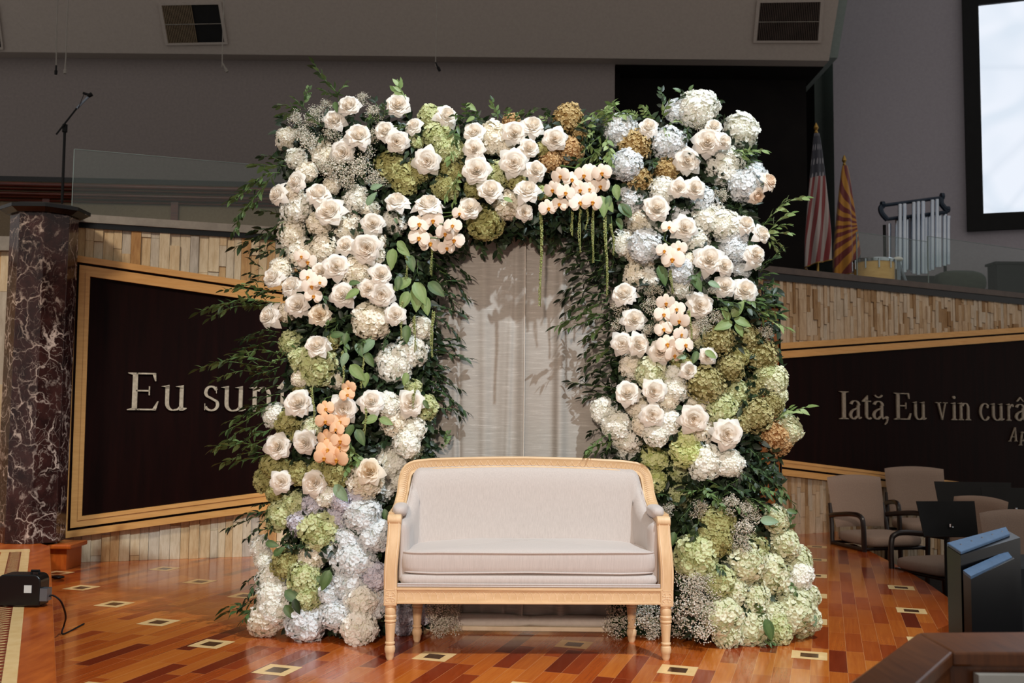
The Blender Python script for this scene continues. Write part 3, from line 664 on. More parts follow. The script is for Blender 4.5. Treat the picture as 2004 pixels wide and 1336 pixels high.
# ================================================================== SETTEE
sc0 = PZ(1035, 1293); SX, SY = sc0.x, sc0.y
ST = empty('settee', (SX, SY - .02, 0), 'pale linen two-seat settee with a carved blond wood frame in front of the flower arch', 'settee', rz=math.radians(2))
def PS(x, y, yy):           # pixel on the plane yy behind the settee's front, in settee coordinates
    return PY(x, y, SY + yy) - Vector((SX, SY - .02, 0))
leg_prof = [(0, .014), (.012, .019), (.03, .0205), (.034, .0235), (.05, .0255), (.062, .0235), (.066, .019), (.07, .0195), (.074, .0235), (.080, .0235), (.084, .0195), (.135, .0225), (.166, .0255), (.170, .0225), (.176, .0285), (.182, .0285), (.186, .024), (.192, .0275), (.202, .0285), (.208, .0245), (.213, .026), (.236, .0275), (.243, .024), (.246, .027), (.252, .027)]
HW = .650
for sx in (-1, 1):
    mb = MB(); mb.lathe(leg_prof, n=20); lg = mb.build('leg', 'settee_wood', ST); lg.location = (sx * HW, .045, 0)
    mb = MB(); mb.lathe(leg_prof, n=20); lg = mb.build('leg', 'settee_wood', ST); lg.location = (sx * .545, .415, 0)
    mb = MB(); mb.box((-.026, -.026, .246), (.026, .026, .32)); b_ = mb.build('rear_block', 'settee_wood', ST, False); b_.location = (sx * .545, .415, 0); bevel(b_, .003)
    # rosette block
    mb = MB(); mb.box((-.031, -.03, .252), (.031, .03, .336)); b_ = mb.build('corner_block', 'settee_wood', ST, False); b_.location = (sx * HW, .045, 0); bevel(b_, .003)
    mb = MB()
    for k in range(4):
        a = PI / 4 + k * PI / 2
        c = Vector((math.cos(a), 0, math.sin(a)))
        t2 = Vector((-math.sin(a), 0, math.cos(a)))
        pts = [Vector((0, -.0315, .294)) + c * (.004 + .020 * math.sin(PI * i / 16) ** .5 * (1 if i else 0)) * 1 + t2 * .009 * math.sin(2 * PI * i / 16) for i in range(17)]
        mb.tube(pts, .0013, 5)
    mb.tube([Vector((.005 * math.cos(2 * PI * k / 10), -.0315, .294 + .005 * math.sin(2 * PI * k / 10))) for k in range(11)], .0015, 5)
    q = .0225
    mb.tube([(-q, -.031, .294 - q * 1.35), (q, -.031, .294 - q * 1.35), (q, -.031, .294 + q * 1.35), (-q, -.031, .294 + q * 1.35), (-q, -.031, .294 - q * 1.35)], .0012, 4)
    mb.build('rosette', 'carving_wood', b_)
# front rail with scale carving
mb = MB(); mb.box((-HW + .03, .02, .262), (HW - .03, .05, .338)); fr_ = mb.build('front_rail', 'settee_wood_long', ST, False); bevel(fr_, .003)
mb = MB(); mb.box((-HW + .03, .010, .262), (HW - .03, .02, .272)); bevel(mb.build('rail_bead', 'settee_wood_long', fr_, False), .002)
mb = MB(); mb.box((-HW + .03, .012, .324), (HW - .03, .02, .336)); bevel(mb.build('rail_bead', 'settee_wood_long', fr_, False), .002)
mb = MB(); n = 33; x0 = -HW + .035; dx = (2 * HW - .07) / n
for i in range(n):
    xa = x0 + dx * (i + .5)
    mb.tube([(xa + dx * .62 * math.sin(PI * k / 10 - PI / 2) if k else xa - dx * .6, .0195, .320 - .044 * math.sin(PI * k / 10) ** .7) for k in range(6, 11)] if False else [(xa - dx * .5 + dx * (k / 8), .0195, .276 + .040 * (1 - (2 * k / 8 - 1) ** 2) ** .5) for k in range(9)], .0011, 4, False)
    mb.tube([(xa - dx * .5, .0195, .276), (xa - dx * .5, .0195, .296)], .0011, 4, False)
mb.build('scale_carving', 'carving_wood', fr_)
for sx in (-1, 1):
    mb = MB(); mb.box((-.012, .07, .265), (.012, .40, .33)); x = mb.build('side_rail', 'settee_wood', ST, False); x.location = (sx * .61, 0, 0); x.rotation_euler = (0, 0, sx * .26)
mb = MB(); mb.box((-.53, .40, .265), (.53, .43, .33)); mb.build('rear_rail', 'settee_wood_long', ST, False)
# arm posts (S-curved), scrolls
for sx in (-1, 1):
    P = crom([(sx * .651, .045, .33), (sx * .652, .043, .41), (sx * .648, .045, .48), (sx * .643, .055, .54), (sx * .640, .066, .60), (sx * .640, .07, .64)], 6)
    mb = MB(); prof = [(-.0305, -.026), (-.024, -.030), (.024, -.030), (.0305, -.026), (.0305, .026), (-.0305, .026)]
    sweep(mb, P, [(1, 0, 0)] * len(P), prof); ap = mb.build('arm_post', 'settee_wood', ST)
    mb = MB(); rows = []
    mb.tube([p + Vector((-.022, -.031, 0)) for p in P], .002, 5); mb.tube([p + Vector((.022, -.031, 0)) for p in P], .002, 5); mb.build('edge_bead', 'carving_wood', ap)
    mb = MB()     # scrolled hand
    sp = [(.026 * math.cos(a) + .0, .026 * math.sin(a)) for a in [2 * PI * k / 20 for k in range(20)]]
    rows = [[Vector((sx * .640 + xx, .060 + p[0] * sc, .645 + p[1] * sc)) for p in sp] for xx, sc in ((-.033, .8), (-.031, .95), (-.026, 1), (.026, 1), (.031, .95), (.033, .8))]
    b = len(mb.v); mb.grid(rows, True); mb.face([b + k for k in reversed(range(20))]); mb.face([b + 100 + k for k in range(20)])
    mb.build('arm_scroll', 'settee_wood', ST)
# back frame: one swept member from hand to hand
half = [(.640, .085, .655), (.638, .16, .658), (.634, .26, .668), (.630, .34, .694), (.624, .39, .745), (.620, .412, .80), (.610, .424, .845), (.580, .432, .874), (.50, .438, .886), (.36, .441, .893), (.18, .444, .898), (0, .445, .900)]
pts = [Vector((-a, b, c)) for a, b, c in half] + [Vector((a, b, c)) for a, b, c in reversed(half[:-1])]
pts = crom(pts, 5)
m_ = len(pts); cen = Vector((0, .43, .55)); nr = []
for i, p in enumerate(pts):
    d = (pts[min(i + 1, m_ - 1)] - pts[max(i - 1, 0)]).normalized()
    wz = min(1, max(0, (p.z - .67) / .08))
    inward = Vector((0, -1, 0)) * wz + Vector((0, .0, 1)) * (1 - wz)
    nr.append(inward)
prof = [(.022, -.032), (.026, -.024), (.022, -.016), (.020, .012), (.027, .02), (.027, .028), (.020, .032), (-.018, .032), (-.018, -.032)]
if True:
    # b-axis = d x a ; keep the bead on the inner side
    mb = MB(); sweep(mb, pts, nr, prof); bf = mb.build('back_frame', 'settee_wood_long', ST)
    mb = MB(); acc = 0
    for i in range(1, m_ - 1):
        if pts[i].z < .70: continue
        d = (pts[i + 1] - pts[i - 1]).normalized(); a = (nr[i] - d * nr[i].dot(d)).normalized(); b = d.cross(a)
        seg = (pts[i + 1] - pts[i]).length; k = max(1, round(seg / .038))
        for j in range(k):
            p = pts[i].lerp(pts[i + 1], j / k); hw = seg / k / 2
            mb.tube([p + a * .0225 + b * (-.014 + .026 * (1 - (u / 3) ** 2)) + d * (hw * u / 3) for u in range(-3, 4)], .0012, 4, False)
    mb.build('scale_carving', 'carving_wood', bf)
# upholstered back and arms: a U in plan
plan = [(.618, .072), (.617, .15), (.612, .25), (.594, .33), (.566, .388), (.50, .407), (.36, .412), (.18, .415), (0, .416)]
top = [.628, .636, .654, .715, .846, .862, .870, .875, .877]
full = [(-a, b, t) for (a, b), t in zip(plan, top)] + [(a, b, t) for (a, b), t in reversed(list(zip(plan, top))[:-1])]
cp = crom(full, 6)
rows = []; NV = 16
for j in range(NV + 1):
    v_ = j / NV; row = []
    for i, p in enumerate(cp):
        i0, i1 = max(i - 1, 0), min(i + 1, len(cp) - 1); d = Vector((cp[i1].x - cp[i0].x, cp[i1].y - cp[i0].y, 0)).normalized(); nin = Vector((d.y, -d.x, 0))
        if nin.dot(Vector((-p.x, -p.y + .1, 0))) < 0: nin = -nin
        z = .36 + (p.z - .36) * v_
        edge_ = min(1, (1 - v_) * 7, (min(i, len(cp) - 1 - i)) / 2.5)
        puff = .028 * max(0, edge_) ** .5
        row.append(Vector((p.x, p.y + (-.0 + .05 * (v_ - .5)) * (p.y > .36), z)) + nin * puff)
    rows.append(row)
mb = MB(); mb.grid(rows); bu = mb.build('back_upholstery', 'settee_linen', ST, sharp=False)
so = bu.modifiers.new('s', 'SOLIDIFY'); so.thickness = .02; so.offset = 1
mb = MB(); mb.tube([r + Vector((0, -.012, .002)) for r in rows[-1]], .0048, 8); mb.tube([r + Vector((0, -.022 if r.y > .2 else -.004, -.011)) + Vector((-.008 if r.x > 0 else .008, 0, 0)) for r in rows[-1]], .0035, 6); mb.build('piping', 'settee_linen', bu)
# outside back cloth
mb = MB(); rows2 = [[Vector((p.x, p.y + .035 + (.05 * (j / 4 - .5)) * (p.y > .36), .335 + (p.z - .345) * j / 4)) for p in cp if p.y > .25] for j in range(5)]; mb.grid(rows2); x = mb.build('rear_upholstery', 'settee_linen', ST, sharp=False)
for sx in (-1, 1):
    mb = MB(); mb.cushion((sx * .620, .165, .684), .036, .098, .032, .7, .8); mb.build('arm_pad', 'settee_linen', ST, sharp=False)
    mb = MB(); mb.grid([[(sx * .628, .09, z), (sx * .628, .25, z), (sx * .615, .36, z)] for z in (.33, .68)]); x = mb.build('outer_arm', 'settee_linen', ST, False); so = x.modifiers.new('s', 'SOLIDIFY'); so.thickness = .008
# seat deck and cushion
mb = MB(); mb.cushion((0, .225, .368), .612, .205, .034, .12, .35, 60, 12); mb.build('seat_deck', 'settee_linen', ST, sharp=False)
for z in (.343, .352):
    mb = MB(); mb.tube([(-.618, .018, z), (-.3, .016, z), (0, .016, z), (.3, .016, z), (.618, .018, z)], .0045, 8); mb.build('deck_piping', 'settee_linen', ST)
mb = MB(); N = 48; rows = []
def outl(k):
    a = 2 * PI * k / N; sg = lambda v, e: math.copysign(abs(v) ** e, v)
    x = sg(math.cos(a), .16); y = sg(math.sin(a), .22); return x * (.606 - .05 * max(0, y)), .222 + y * .198
for h, sc in ((.402, .0), (.402, .55), (.402, .9), (.404, .985), (.410, 1.0), (.43, 1.008), (.46, 1.01), (.488, 1.004), (.498, .99), (.5045, .96), (.515, .85), (.526, .6), (.532, .3), (.533, 0)):
    row = []
    for k in range(N):
        x, y = outl(k); row.append(Vector((x * sc, .222 + (y - .222) * sc, h + .003 * math.sin(x * 9 + h * 20) + (.004 * math.cos(x * 4) if h > .5 else 0))))
    rows.append(row)
mb.grid(rows, True); cu = mb.build('seat_cushion', 'settee_linen', ST, sharp=False)
for row in (rows[3], rows[8]):
    mb = MB(); pp = [p + Vector((0, -.004 if p.y < .2 else .003, 0)) for p in row]; mb.tube(pp + [pp[0]], .0046, 7, False); mb.build('piping', 'settee_linen', cu)

# ================================================================== ARMCHAIRS on the lower floor
def armchair(loc, rz, lab, sc=1.0):
    g = empty('armchair', loc, lab, 'chair', 'taupe armchairs beside the stage', rz); g.scale = (sc,) * 3
    mb = MB(); mb.cushion((0, -.02, .455), .26, .27, .055, .35, .55); mb.build('seat', 'chair_cloth', g, sharp=False)
    mb = MB(); rows = []
    for fb in (0, 1):
        for i in range(13):
            v_ = i / 12 if not fb else 1 - i / 12; row = []
            for j in range(15):
                u_ = j / 7 - 1; hw = .265 - .03 * (1 - v_) ** 2; ed = (1 - abs(u_) ** 6) * (1 - abs(2 * v_ - 1) ** 8)
                zz = .52 + .42 * v_ + .022 * (1 - u_ * u_) * v_
                row.append(Vector((hw * u_ , .25 + .09 * v_ - .05 * (1 - u_ * u_) * -1 * .6 + (-.03 if not fb else .03) * ed ** .5, zz)))
            rows.append(row)
    mb.grid(rows); mb.build('backrest', 'chair_cloth', g, sharp=False)
    for sx in (-1, 1):
        P = crom([(sx * .29, -.24, .0), (sx * .295, -.25, .30), (sx * .30, -.25, .58), (sx * .30, -.21, .655), (sx * .30, -.08, .665), (sx * .295, .14, .64), (sx * .275, .27, .62)], 5)
        mb = MB(); mb.tube(P, .021, 10); mb.build('arm', 'dark_frame', g)
        mb = MB(); mb.tube([(sx * .285, .26, 0), (sx * .28, .24, .3), (sx * .265, .27, .55), (sx * .255, .31, .72)], .019, 8); mb.build('leg', 'dark_frame', g)
        mb = MB(); mb.tube([(sx * .293, -.24, .39), (sx * .28, .24, .39)], .016, 8); mb.build('seat_rail', 'dark_frame', g)
    mb = MB(); mb.tube([(-.29, -.22, .395), (.29, -.22, .395)], .014, 8); mb.build('cross_rail', 'dark_frame', g); mb = MB(); mb.tube([(-.28, .24, .395), (.28, .24, .395)], .014, 8); mb.build('cross_rail', 'dark_frame', g)
    return g
noisy('dark_frame', rgb(22, 14, 12), rgb(34, 20, 16), 10, .3)
p = PY(1717, 1000, 9.0); armchair((p.x, 9.0, -.4), math.radians(14), 'taupe armchair with black arms nearest the stage edge, left of the others', 1.06)
p = PY(1812, 1000, 9.9); armchair((p.x, 9.9, -.4), math.radians(-6), 'taupe armchair behind the first, its back rising beside a music stand', 1.1)
p = PY(1790, 1000, 7.6); armchair((3.27, 7.55, -.4), math.radians(-70), 'taupe armchair turned sideways behind the black monitor and front music stand', 1.0)
p = PY(1985, 1000, 6.6); armchair((p.x + .14, 6.45, -.4), math.radians(8), 'taupe armchair at the right photo edge, only its curved back showing', .98)
# ---- music stands
def music_stand(p, wd, ht, tilt, rz, lab, zf=-.4):
    g = empty('music_stand', (p.x, p.y, zf), lab, 'music stand', 'black music stands beside the stage', rz); zt = p.z - zf
    mb = MB(); T = Matrix.Translation((0, -.02, zt)) @ Matrix.Rotation(tilt, 4, 'X')
    mb.prism([T @ Vector(q) for q in ((-wd * .46, 0, -ht / 2), (wd * .46, 0, -ht / 2), (wd / 2, 0, ht / 2), (-wd / 2, 0, ht / 2))], (0, .006, 0)); mb.box((-wd * .46, -.05, -ht / 2), (wd * .46, 0, -ht / 2 + .006), T); mb.build('desk', 'black_matte', g, False)
    mb = MB(); mb.tube([(0, .02, .1), (0, .02, zt)], .011); mb.build('pole', 'black_matte', g)
    mb = MB(); mb.tube([(-.02, .03, zt - .02), (.025, -.035, zt - .06)], .009); mb.lathe([(0, .012), (.02, .012)], (.0, -.04, zt - .05), 10); mb.build('knob', 'chrome', g)
    for k in range(3):
        a = k * 2.1 + .4; mb = MB(); mb.tube([(0, .02, .16), (.14 * math.cos(a), .02 + .14 * math.sin(a), .1), (.26 * math.cos(a), .02 + .26 * math.sin(a), .01)], .009); mb.build('leg', 'black_matte', g)
music_stand(PY(1853, 1015, 7.0), .44, .25, -.25, .15, 'black music stand in front, its desk left of the blue-lit monitor')
music_stand(PY(1905, 975, 8.4), .62, .28, -.25, -.1, 'black music stand behind and right of the front music stand')
music_stand(PY(1985, 985, 8.2), .5, .26, -.25, -.2, 'black music stand at the right edge of the photo')
# ---- black monitor; blue light on its ledges is put into their colour
g = empty('stage_monitor', (PY(1925, 1235, 3.75).x, 3.75, -.4), 'black monitor cabinet with two sloping ledges coloured like blue light, right foreground', 'monitor'); o = g.location
A = PY(1853, 1068, 3.7); B = PY(1969, 1036, 4.05); A2 = PY(1880, 1086, 3.6); B2 = PY(1976, 1050, 3.95)
zb = PY(1853, 1300, 3.7).z
def down(p, z): return Vector((p.x, p.y, z))
mb = MB(); bk = Vector((.5, .35, 0))
mb.prism([A - o, A2 - o, down(A2, zb) - o, down(A, zb) - o][::-1], B - A); mb.build('body', 'black_gloss', g, False)
mb = MB(); mb.prism([A - o + Vector((0, 0, .001)), A2 - o + Vector((0, -.002, .001)), B2 - o + Vector((0, -.002, .001)), B - o + Vector((0, 0, .001))], (0, 0, .012)); led = mb.build('ledge', 'blue_lit_plastic', g, False); bevel(led, .003)
C1, C2, C3, C4 = PY(1885, 1121, 3.56), PY(1971, 1082, 3.88), PY(1981, 1095, 3.84), PY(1900, 1133, 3.52)
mb = MB(); mb.prism([C1 - o, C4 - o, C3 - o, C2 - o], (.0, .0, .010)); mb.build('ledge', 'blue_lit_plastic', g, False)
mb = MB(); mb.prism([C1 - o, C4 - o, down(C4, C4.z - .3) - o, down(C1, C4.z - .3) - o][::-1], C2 - C1); mb.build('rear_housing', 'black_gloss', g, False)
for k in range(5):
    q = A.lerp(B, .12 + k * .19).lerp(A2.lerp(B2, .12 + k * .19), .5) - o; mb = MB(); mb.lathe([(0, .004), (.004, .004)], q + Vector((0, 0, .012)), 8); mb.build('screw', 'chrome', led)
mb = MB(); mb.tube([Vector((.05, .1, .02)), Vector((.05, .1, zb + .42))], .03); mb.lathe([(0, .24), (.02, .22)], (.05, .1, 0), 20); mb.build('stand', 'black_matte', g)
g = empty('equipment_case', (PY(1985, 1200, 4.5).x + .15, 4.55, -.4), 'black equipment case behind the blue-lit monitor at the right edge', 'case'); 
mb = MB(); mb.box((-.28, -.2, 0), (.35, .2, .4 + PY(1990, 1105, 4.4).z)); bevel(mb.build('body', 'black_matte', g, False), .01)
mb = MB(); mb.tube([(-.1, -.21, .6), (-.08, -.24, .62), (.1, -.24, .62), (.12, -.21, .6)], .01); mb.build('handle', 'black_gloss', g)

# ---- foreground railing with wooden cap
zt = .60
a, b, c, d = PZ(1797, 1237, zt), PZ(1660, 1336, zt), PZ(1865, 1275, zt), PZ(1800, 1336, zt)
e1, e2 = PZ(2080, 1235, zt), PZ(2080, 1277, zt); b2 = b + (b - a) * 1.2; d2 = d + (b - a) * 1.2
g = empty('front_railing', (1.2, 2.2, -.4), 'brown wooden capped railing with a beige panel in the lower right corner', 'railing'); o = g.location
mb = MB(); mb.prism([b2 - o, a - o, c - o, d2 - o][::-1], (0, 0, -.035)); bevel(mb.build('cap_rail', 'rail_wood', g, False), .006)
mb = MB(); mb.prism([a - o, e1 - o, e2 - o, c - o][::-1], (0, 0, -.035)); bevel(mb.build('cap_rail', 'rail_wood', g, False), .006)
i1, i2, i3 = (c + (a - c) * .08), (e2 + (e1 - e2) * .08), (d2 + (b2 - d2) * .08)
zf = -.399
def wallseg(p, q, th, z0, z1, mat, name):
    n_ = Vector((-(q - p).y, (q - p).x, 0)).normalized() * th
    mb = MB(); mb.prism([Vector((v_.x, v_.y, z0)) - o for v_ in (p, q, q + n_, p + n_)], (0, 0, z1 - z0)); return mb.build(name, mat, g, False)
wallseg(i1, i2, .05, zf, zt - .035, 'rail_wood', 'front_panel')
wallseg(i3, i1, .05, zf, zt - .035, 'rail_wood', 'side_panel')
px0 = PY(1911, 1290, i1.y - .02); px1 = i2
mb = MB(); mb.prism([Vector((v_.x, i1.y - .03, z)) - o for v_, z in ((px0, -.2), (px1, -.2), (px1, zt - .05), (px0, zt - .05))], (0, .028, 0)); mb.build('cloth_panel', 'beige_panel', g, False)

# ================================================================== black box on the step and its cable
p = PZ(40, 1189, .201)
g = empty('power_box', (p.x - .02, p.y + .06, .201), 'black rounded equipment box on the raised wooden step at lower left', 'box'); o = g.location
wdt = 84 / FPX * p.y; hh = 62 / FPX * p.y; dp = .10
mb = MB(); ol = []
r_ = .035
for cx_, cz, a0 in ((wdt / 2 - r_, hh - r_, 0), (-wdt / 2 + r_, hh - r_, 90)):
    for k in range(7): a = math.radians(a0 + 15 * k); ol.append((cx_ + r_ * math.cos(a), cz + r_ * math.sin(a)))
ol += [(-wdt / 2, .004), (wdt / 2, .004)]
mb.prism([(x_, -dp / 2, z_) for x_, z_ in ol], (0, dp, 0)); x = mb.build('case', 'black_gloss', g, False); bevel(x, .006, 3)
mb = MB(); mb.box((wdt / 2 - .075, -dp / 2 - .003, hh * .45), (wdt / 2 - .04, -dp / 2, hh * .68)); mb.build('label_plate', 'white_label', g, False)
mb = MB(); mb.tube([(wdt * .18, 0, hh), (wdt * .18, 0, hh + .012), (wdt * .36, 0, hh + .012), (wdt * .36, 0, hh)], .006); mb.build('handle', 'black_matte', g)
mb = MB(); mb.box((wdt / 2, -.05, .03), (wdt / 2 + .035, .0, .09)); mb.build('plug', 'grey_metal', g, False)
e0 = Vector((wdt / 2 + .03, -.03, .05)) + o; q1 = PZ(112, 1178, .215); q2 = PZ(117, 1205, .12) ; q3 = PZ(118, 1222, .05); q4 = PZ(112, 1240, .006); q5 = q4 + Vector((-.06, .05, 0)); 
f_ = Vector((.03, -.02, 0))
mb = MB(); mb.tube([v_ for v_ in crom([e0, e0.lerp(q1, .6) + Vector((0, 0, .02)), q1 + Vector((.02, 0, .0)), q2 + Vector((.03, 0, 0)), q3 + Vector((.02, 0, 0)), q4 + Vector((.03, 0, 0)), q4 + Vector((.03, .25, 0))], 6)], .0045, 6)
tag(mb.build('power_cable', 'black_matte', None), 'thin black cable looping over the step edge beside the black box', 'cable')
mb = MB(); p = PZ(112, 1132); mb.cushion((p.x, p.y, .012), .05, .03, .012, 1, 1); tag(mb.build('cable_cover', 'black_gloss', None, sharp=False), 'small black rubber lump on the floor behind the raised step', 'cable cover')

# ================================================================== FLAGS
def flag_mat(name, kind):
    t = NT(name); tc = t.n('ShaderNodeTexCoord'); sp = t.n('ShaderNodeSeparateXYZ'); t.l(tc.outputs['UV'], sp.inputs[0])
    if kind == 'us':
        m = t.n('ShaderNodeMath', operation='MULTIPLY'); t.l(sp.outputs[0], m.inputs[0]); m.inputs[1].default_value = 6.5
        fr = t.n('ShaderNodeMath', operation='FRACT'); t.l(m.outputs[0], fr.inputs[0]); st = t.n('ShaderNodeMath', operation='GREATER_THAN'); t.l(fr.outputs[0], st.inputs[0]); st.inputs[1].default_value = .5
        c = t.mix(st.outputs[0], rgb(112, 22, 26), rgb(150, 140, 138))
        vo = t.n('ShaderNodeTexVoronoi'); vo.inputs['Scale'].default_value = 9; vo.inputs['Randomness'].default_value = .0; t.l(tc.outputs['UV'], vo.inputs['Vector'])
        s_ = t.n('ShaderNodeMath', operation='LESS_THAN'); t.l(vo.outputs['Distance'], s_.inputs[0]); s_.inputs[1].default_value = .22
        cn_ = t.mix(s_.outputs[0], rgb(14, 18, 38), rgb(120, 120, 128))
        k = t.n('ShaderNodeMath', operation='GREATER_THAN'); t.l(sp.outputs[1], k.inputs[0]); k.inputs[1].default_value = .66
        c = t.mix(k.outputs[0], c, cn_)
    else:
        a = t.n('ShaderNodeMath', operation='SUBTRACT'); t.l(sp.outputs[0], a.inputs[0]); a.inputs[1].default_value = 1.02
        b = t.n('ShaderNodeMath', operation='SUBTRACT'); t.l(sp.outputs[1], b.inputs[0]); b.inputs[1].default_value = .42
        b2 = t.n('ShaderNodeMath', operation='MULTIPLY'); t.l(b.outputs[0], b2.inputs[0]); b2.inputs[1].default_value = 2.6
        at = t.n('ShaderNodeMath', operation='ARCTAN2'); t.l(b2.outputs[0], at.inputs[0]); t.l(a.outputs[0], at.inputs[1])
        m = t.n('ShaderNodeMath', operation='MULTIPLY'); t.l(at.outputs[0], m.inputs[0]); m.inputs[1].default_value = 13 / (2 * PI) * 1.6
        fr = t.n('ShaderNodeMath', operation='FRACT'); t.l(m.outputs[0], fr.inputs[0]); st = t.n('ShaderNodeMath', operation='GREATER_THAN'); t.l(fr.outputs[0], st.inputs[0]); st.inputs[1].default_value = .5
        c = t.mix(st.outputs[0], rgb(104, 20, 20), rgb(176, 120, 26))
        k = t.n('ShaderNodeMath', operation='LESS_THAN'); k2 = t.n('ShaderNodeMath', operation='ADD'); t.l(sp.outputs[1], k2.inputs[0]); t.l(a.outputs[0], k2.inputs[1]); 
        k3 = t.n('ShaderNodeMath', operation='MULTIPLY_ADD'); t.l(sp.outputs[0], k3.inputs[0]); k3.inputs[1].default_value = -.75; t.l(sp.outputs[1], k3.inputs[2]); t.l(k3.outputs[0], k.inputs[0]); k.inputs[1].default_value = -.40
        c = t.mix(k.outputs[0], c, rgb(18, 26, 52))
    t.base(c); t.rough(.55); t.b.inputs['Sheen Weight'].default_value = .3; M[name] = t.m
noisy('olive_cloth', rgb(44, 48, 38), rgb(60, 64, 52), 20, .8)
flag_mat('stars_cloth', 'us'); flag_mat('sunray_cloth', 'az')
def draped_flag(px, ytop, ycl, ybot, hw_top, hw_bot, Y, mat, lab, seed):
    top_ = PY(px, ytop, Y); cl = PY(px, ycl, Y); bt = PY(px, ybot, Y)
    g = empty('flag', (top_.x, Y, 1.9), lab, 'flag', 'flags standing in the loft'); o = g.location
    mb = MB(); mb.tube([(0, 0, .02), (0, 0, cl.z - o.z + .02)], .014); mb.build('pole', 'gold', g)
    mb = MB(); mb.lathe([(0, .13), (.03, .12), (.06, .03)], n=18); mb.build('base', 'gold', g)
    mb = MB(); zt_ = top_.z - o.z; zc_ = cl.z - o.z; mb.lathe([(zc_, .014), (zc_ + .02, .022), (zc_ + .04, .012), (zc_ + .07, .03), (zt_ - .03, .018), (zt_, .003)], n=12); mb.build('finial', 'gold', g)
    r = random.Random(seed); N, K = 56, 26; H = cl.z - bt.z; ph = r.random() * 6
    mb = MB(); rows = []; uv = []
    for i in range(K + 1):
        v_ = i / K; hw = (hw_top + (hw_bot - hw_top) * min(1, v_ * 1.25) ** .8); row = []
        for j in range(N):
            u_ = j / (N - 1); a = u_ * PI * 1.5 - .9
            fold = 1 + .38 * v_ ** .6 * math.sin(u_ * 26 + ph + 1.5 * v_)
            x_ = -math.cos(a) * hw * (.75 + .25 * fold) if True else 0
            row.append(Vector((x_, -math.sin(a) * hw * .8 * fold - .02, cl.z - o.z - H * v_ * (1 - .10 * u_ * (u_ if seed == 2 else 1)))))
        rows.append(row)
    mb.grid(rows); x = mb.build('cloth', mat, g, sharp=False)
    uvl = x.data.uv_layers.new(name='uv')
    for lp in x.data.loops:
        i, j = divmod(lp.vertex_index, N); uvl.data[lp.index].uv = (j / (N - 1) + .35 * i / K * (seed == 1), 1 - i / K)
    mb = MB(); mb.tube([rr[-1] for rr in rows] , .007, 5); mb.tube(rows[-1], .007, 5); mb.build('fringe', 'gold', x)
draped_flag(1597, 240, 262, 530, .03, .145, 11.2, 'stars_cloth', 'furled red and white striped flag with a blue starred corner, left of two', 1)
draped_flag(1652, 303, 325, 545, .03, .156, 12.1, 'sunray_cloth', 'furled flag of red and yellow rays over blue, right of the striped one', 2)

# ================================================================== TUBULAR CHIMES
Yc = 11.95
g = empty('tubular_chimes', (PY(1795, 560, Yc).x, Yc, 1.9), 'set of silver tubular chimes hanging in a black frame behind the right glass', 'chimes'); o = g.location
F6 = lambda x, y, Y=Yc: PY(1500 + x / 3.93, 360 + y / 3.93, Y) - o
mb = MB(); mb.tube([F6(895, 165), F6(1345, 105)], .022); mb.tube([F6(930, 270), F6(1390, 215)], .022); mb.build('cross_bar', 'slate_metal', g)
mb = MB(); mb.tube(crom([F6(895, 165), F6(878, 190), F6(890, 230), F6(930, 275)], 6), .034); mb.tube([F6(880, 160), F6(905, 160)], .045); mb.build('scroll_end', 'slate_metal', g)
mb = MB(); mb.tube(crom([F6(1345, 105), F6(1345, 150), F6(1375, 190), F6(1392, 215)], 6), .034); mb.tube([F6(1340, 95), F6(1362, 95)], .045); mb.tube([F6(1380, 195), F6(1405, 195)], .04); mb.build('scroll_end', 'slate_metal', g)
for k, (x_, y0, y1) in enumerate(((1027, 155, 660), (1062, 152, 680), (1133, 140, 690), (1168, 135, 700), (1203, 132, 690), (1276, 122, 660), (1312, 117, 640), (945, 305, 640), (1085, 255, 660), (1155, 250, 680), (1226, 240, 690), (1332, 222, 640), (1368, 220, 630), (1398, 245, 620), (1005, 265, 650), (1045, 258, 670), (1120, 252, 680), (1190, 245, 690), (1250, 236, 670))):
    mb = MB(); Y = Yc - .05 if k < 7 else Yc + .05; mb.tube([F6(x_, y0, Y), F6(x_, y1, Y)], .023, 10); tb = mb.build('chime_tube', 'tube_metal', g)
for x_ in (935, 1400):
    q = F6(x_, 300, Yc); mb = MB(); mb.tube([(q.x, .12, 0), (q.x, .12, q.z)], .02); mb.tube([(q.x, -.2, .03), (q.x, .35, .03)], .02); mb.build('upright', 'black_matte', g)
mb = MB(); qa, qb = F6(1100, 705), F6(1400, 720); mb.box((qa.x - .1, -.02, qa.z - .16), (qb.x, .02, qa.z)); mb.build('damper_box', 'black_matte', g, False)
# ---- drum
q = PY(1714, 543, 11.35)
g = empty('drum', (q.x, 11.4, 1.9), 'honey-coloured wooden drum with chrome rim and lugs behind the right glass', 'drum'); zr_ = PY(1714, 512, 11.35).z - 1.9; R_d = .5 * 76 / FPX * 11.35
mb = MB(); mb.lathe([(zr_ - .55, R_d), (zr_ - .01, R_d)], n=32); mb.build('shell', 'drum_wood', g)
mb = MB(); mb.lathe([(zr_ - .01, R_d + .008), (zr_ + .02, R_d + .014), (zr_ + .03, R_d + .006)], n=32); mb.build('rim', 'chrome', g)
mb = MB(); mb.lathe([(zr_ + .01, R_d - .01), (zr_ + .024, R_d - .012)], n=32); mb.build('drum_head', 'drum_head', g)
for k in range(10):
    a = 2 * PI * k / 10 + .2; mb = MB(); mb.tube([((R_d + .014) * math.cos(a), (R_d + .014) * math.sin(a), zr_ - .09), ((R_d + .016) * math.cos(a), (R_d + .016) * math.sin(a), zr_ + .015)], .008); mb.build('lug', 'chrome', g)
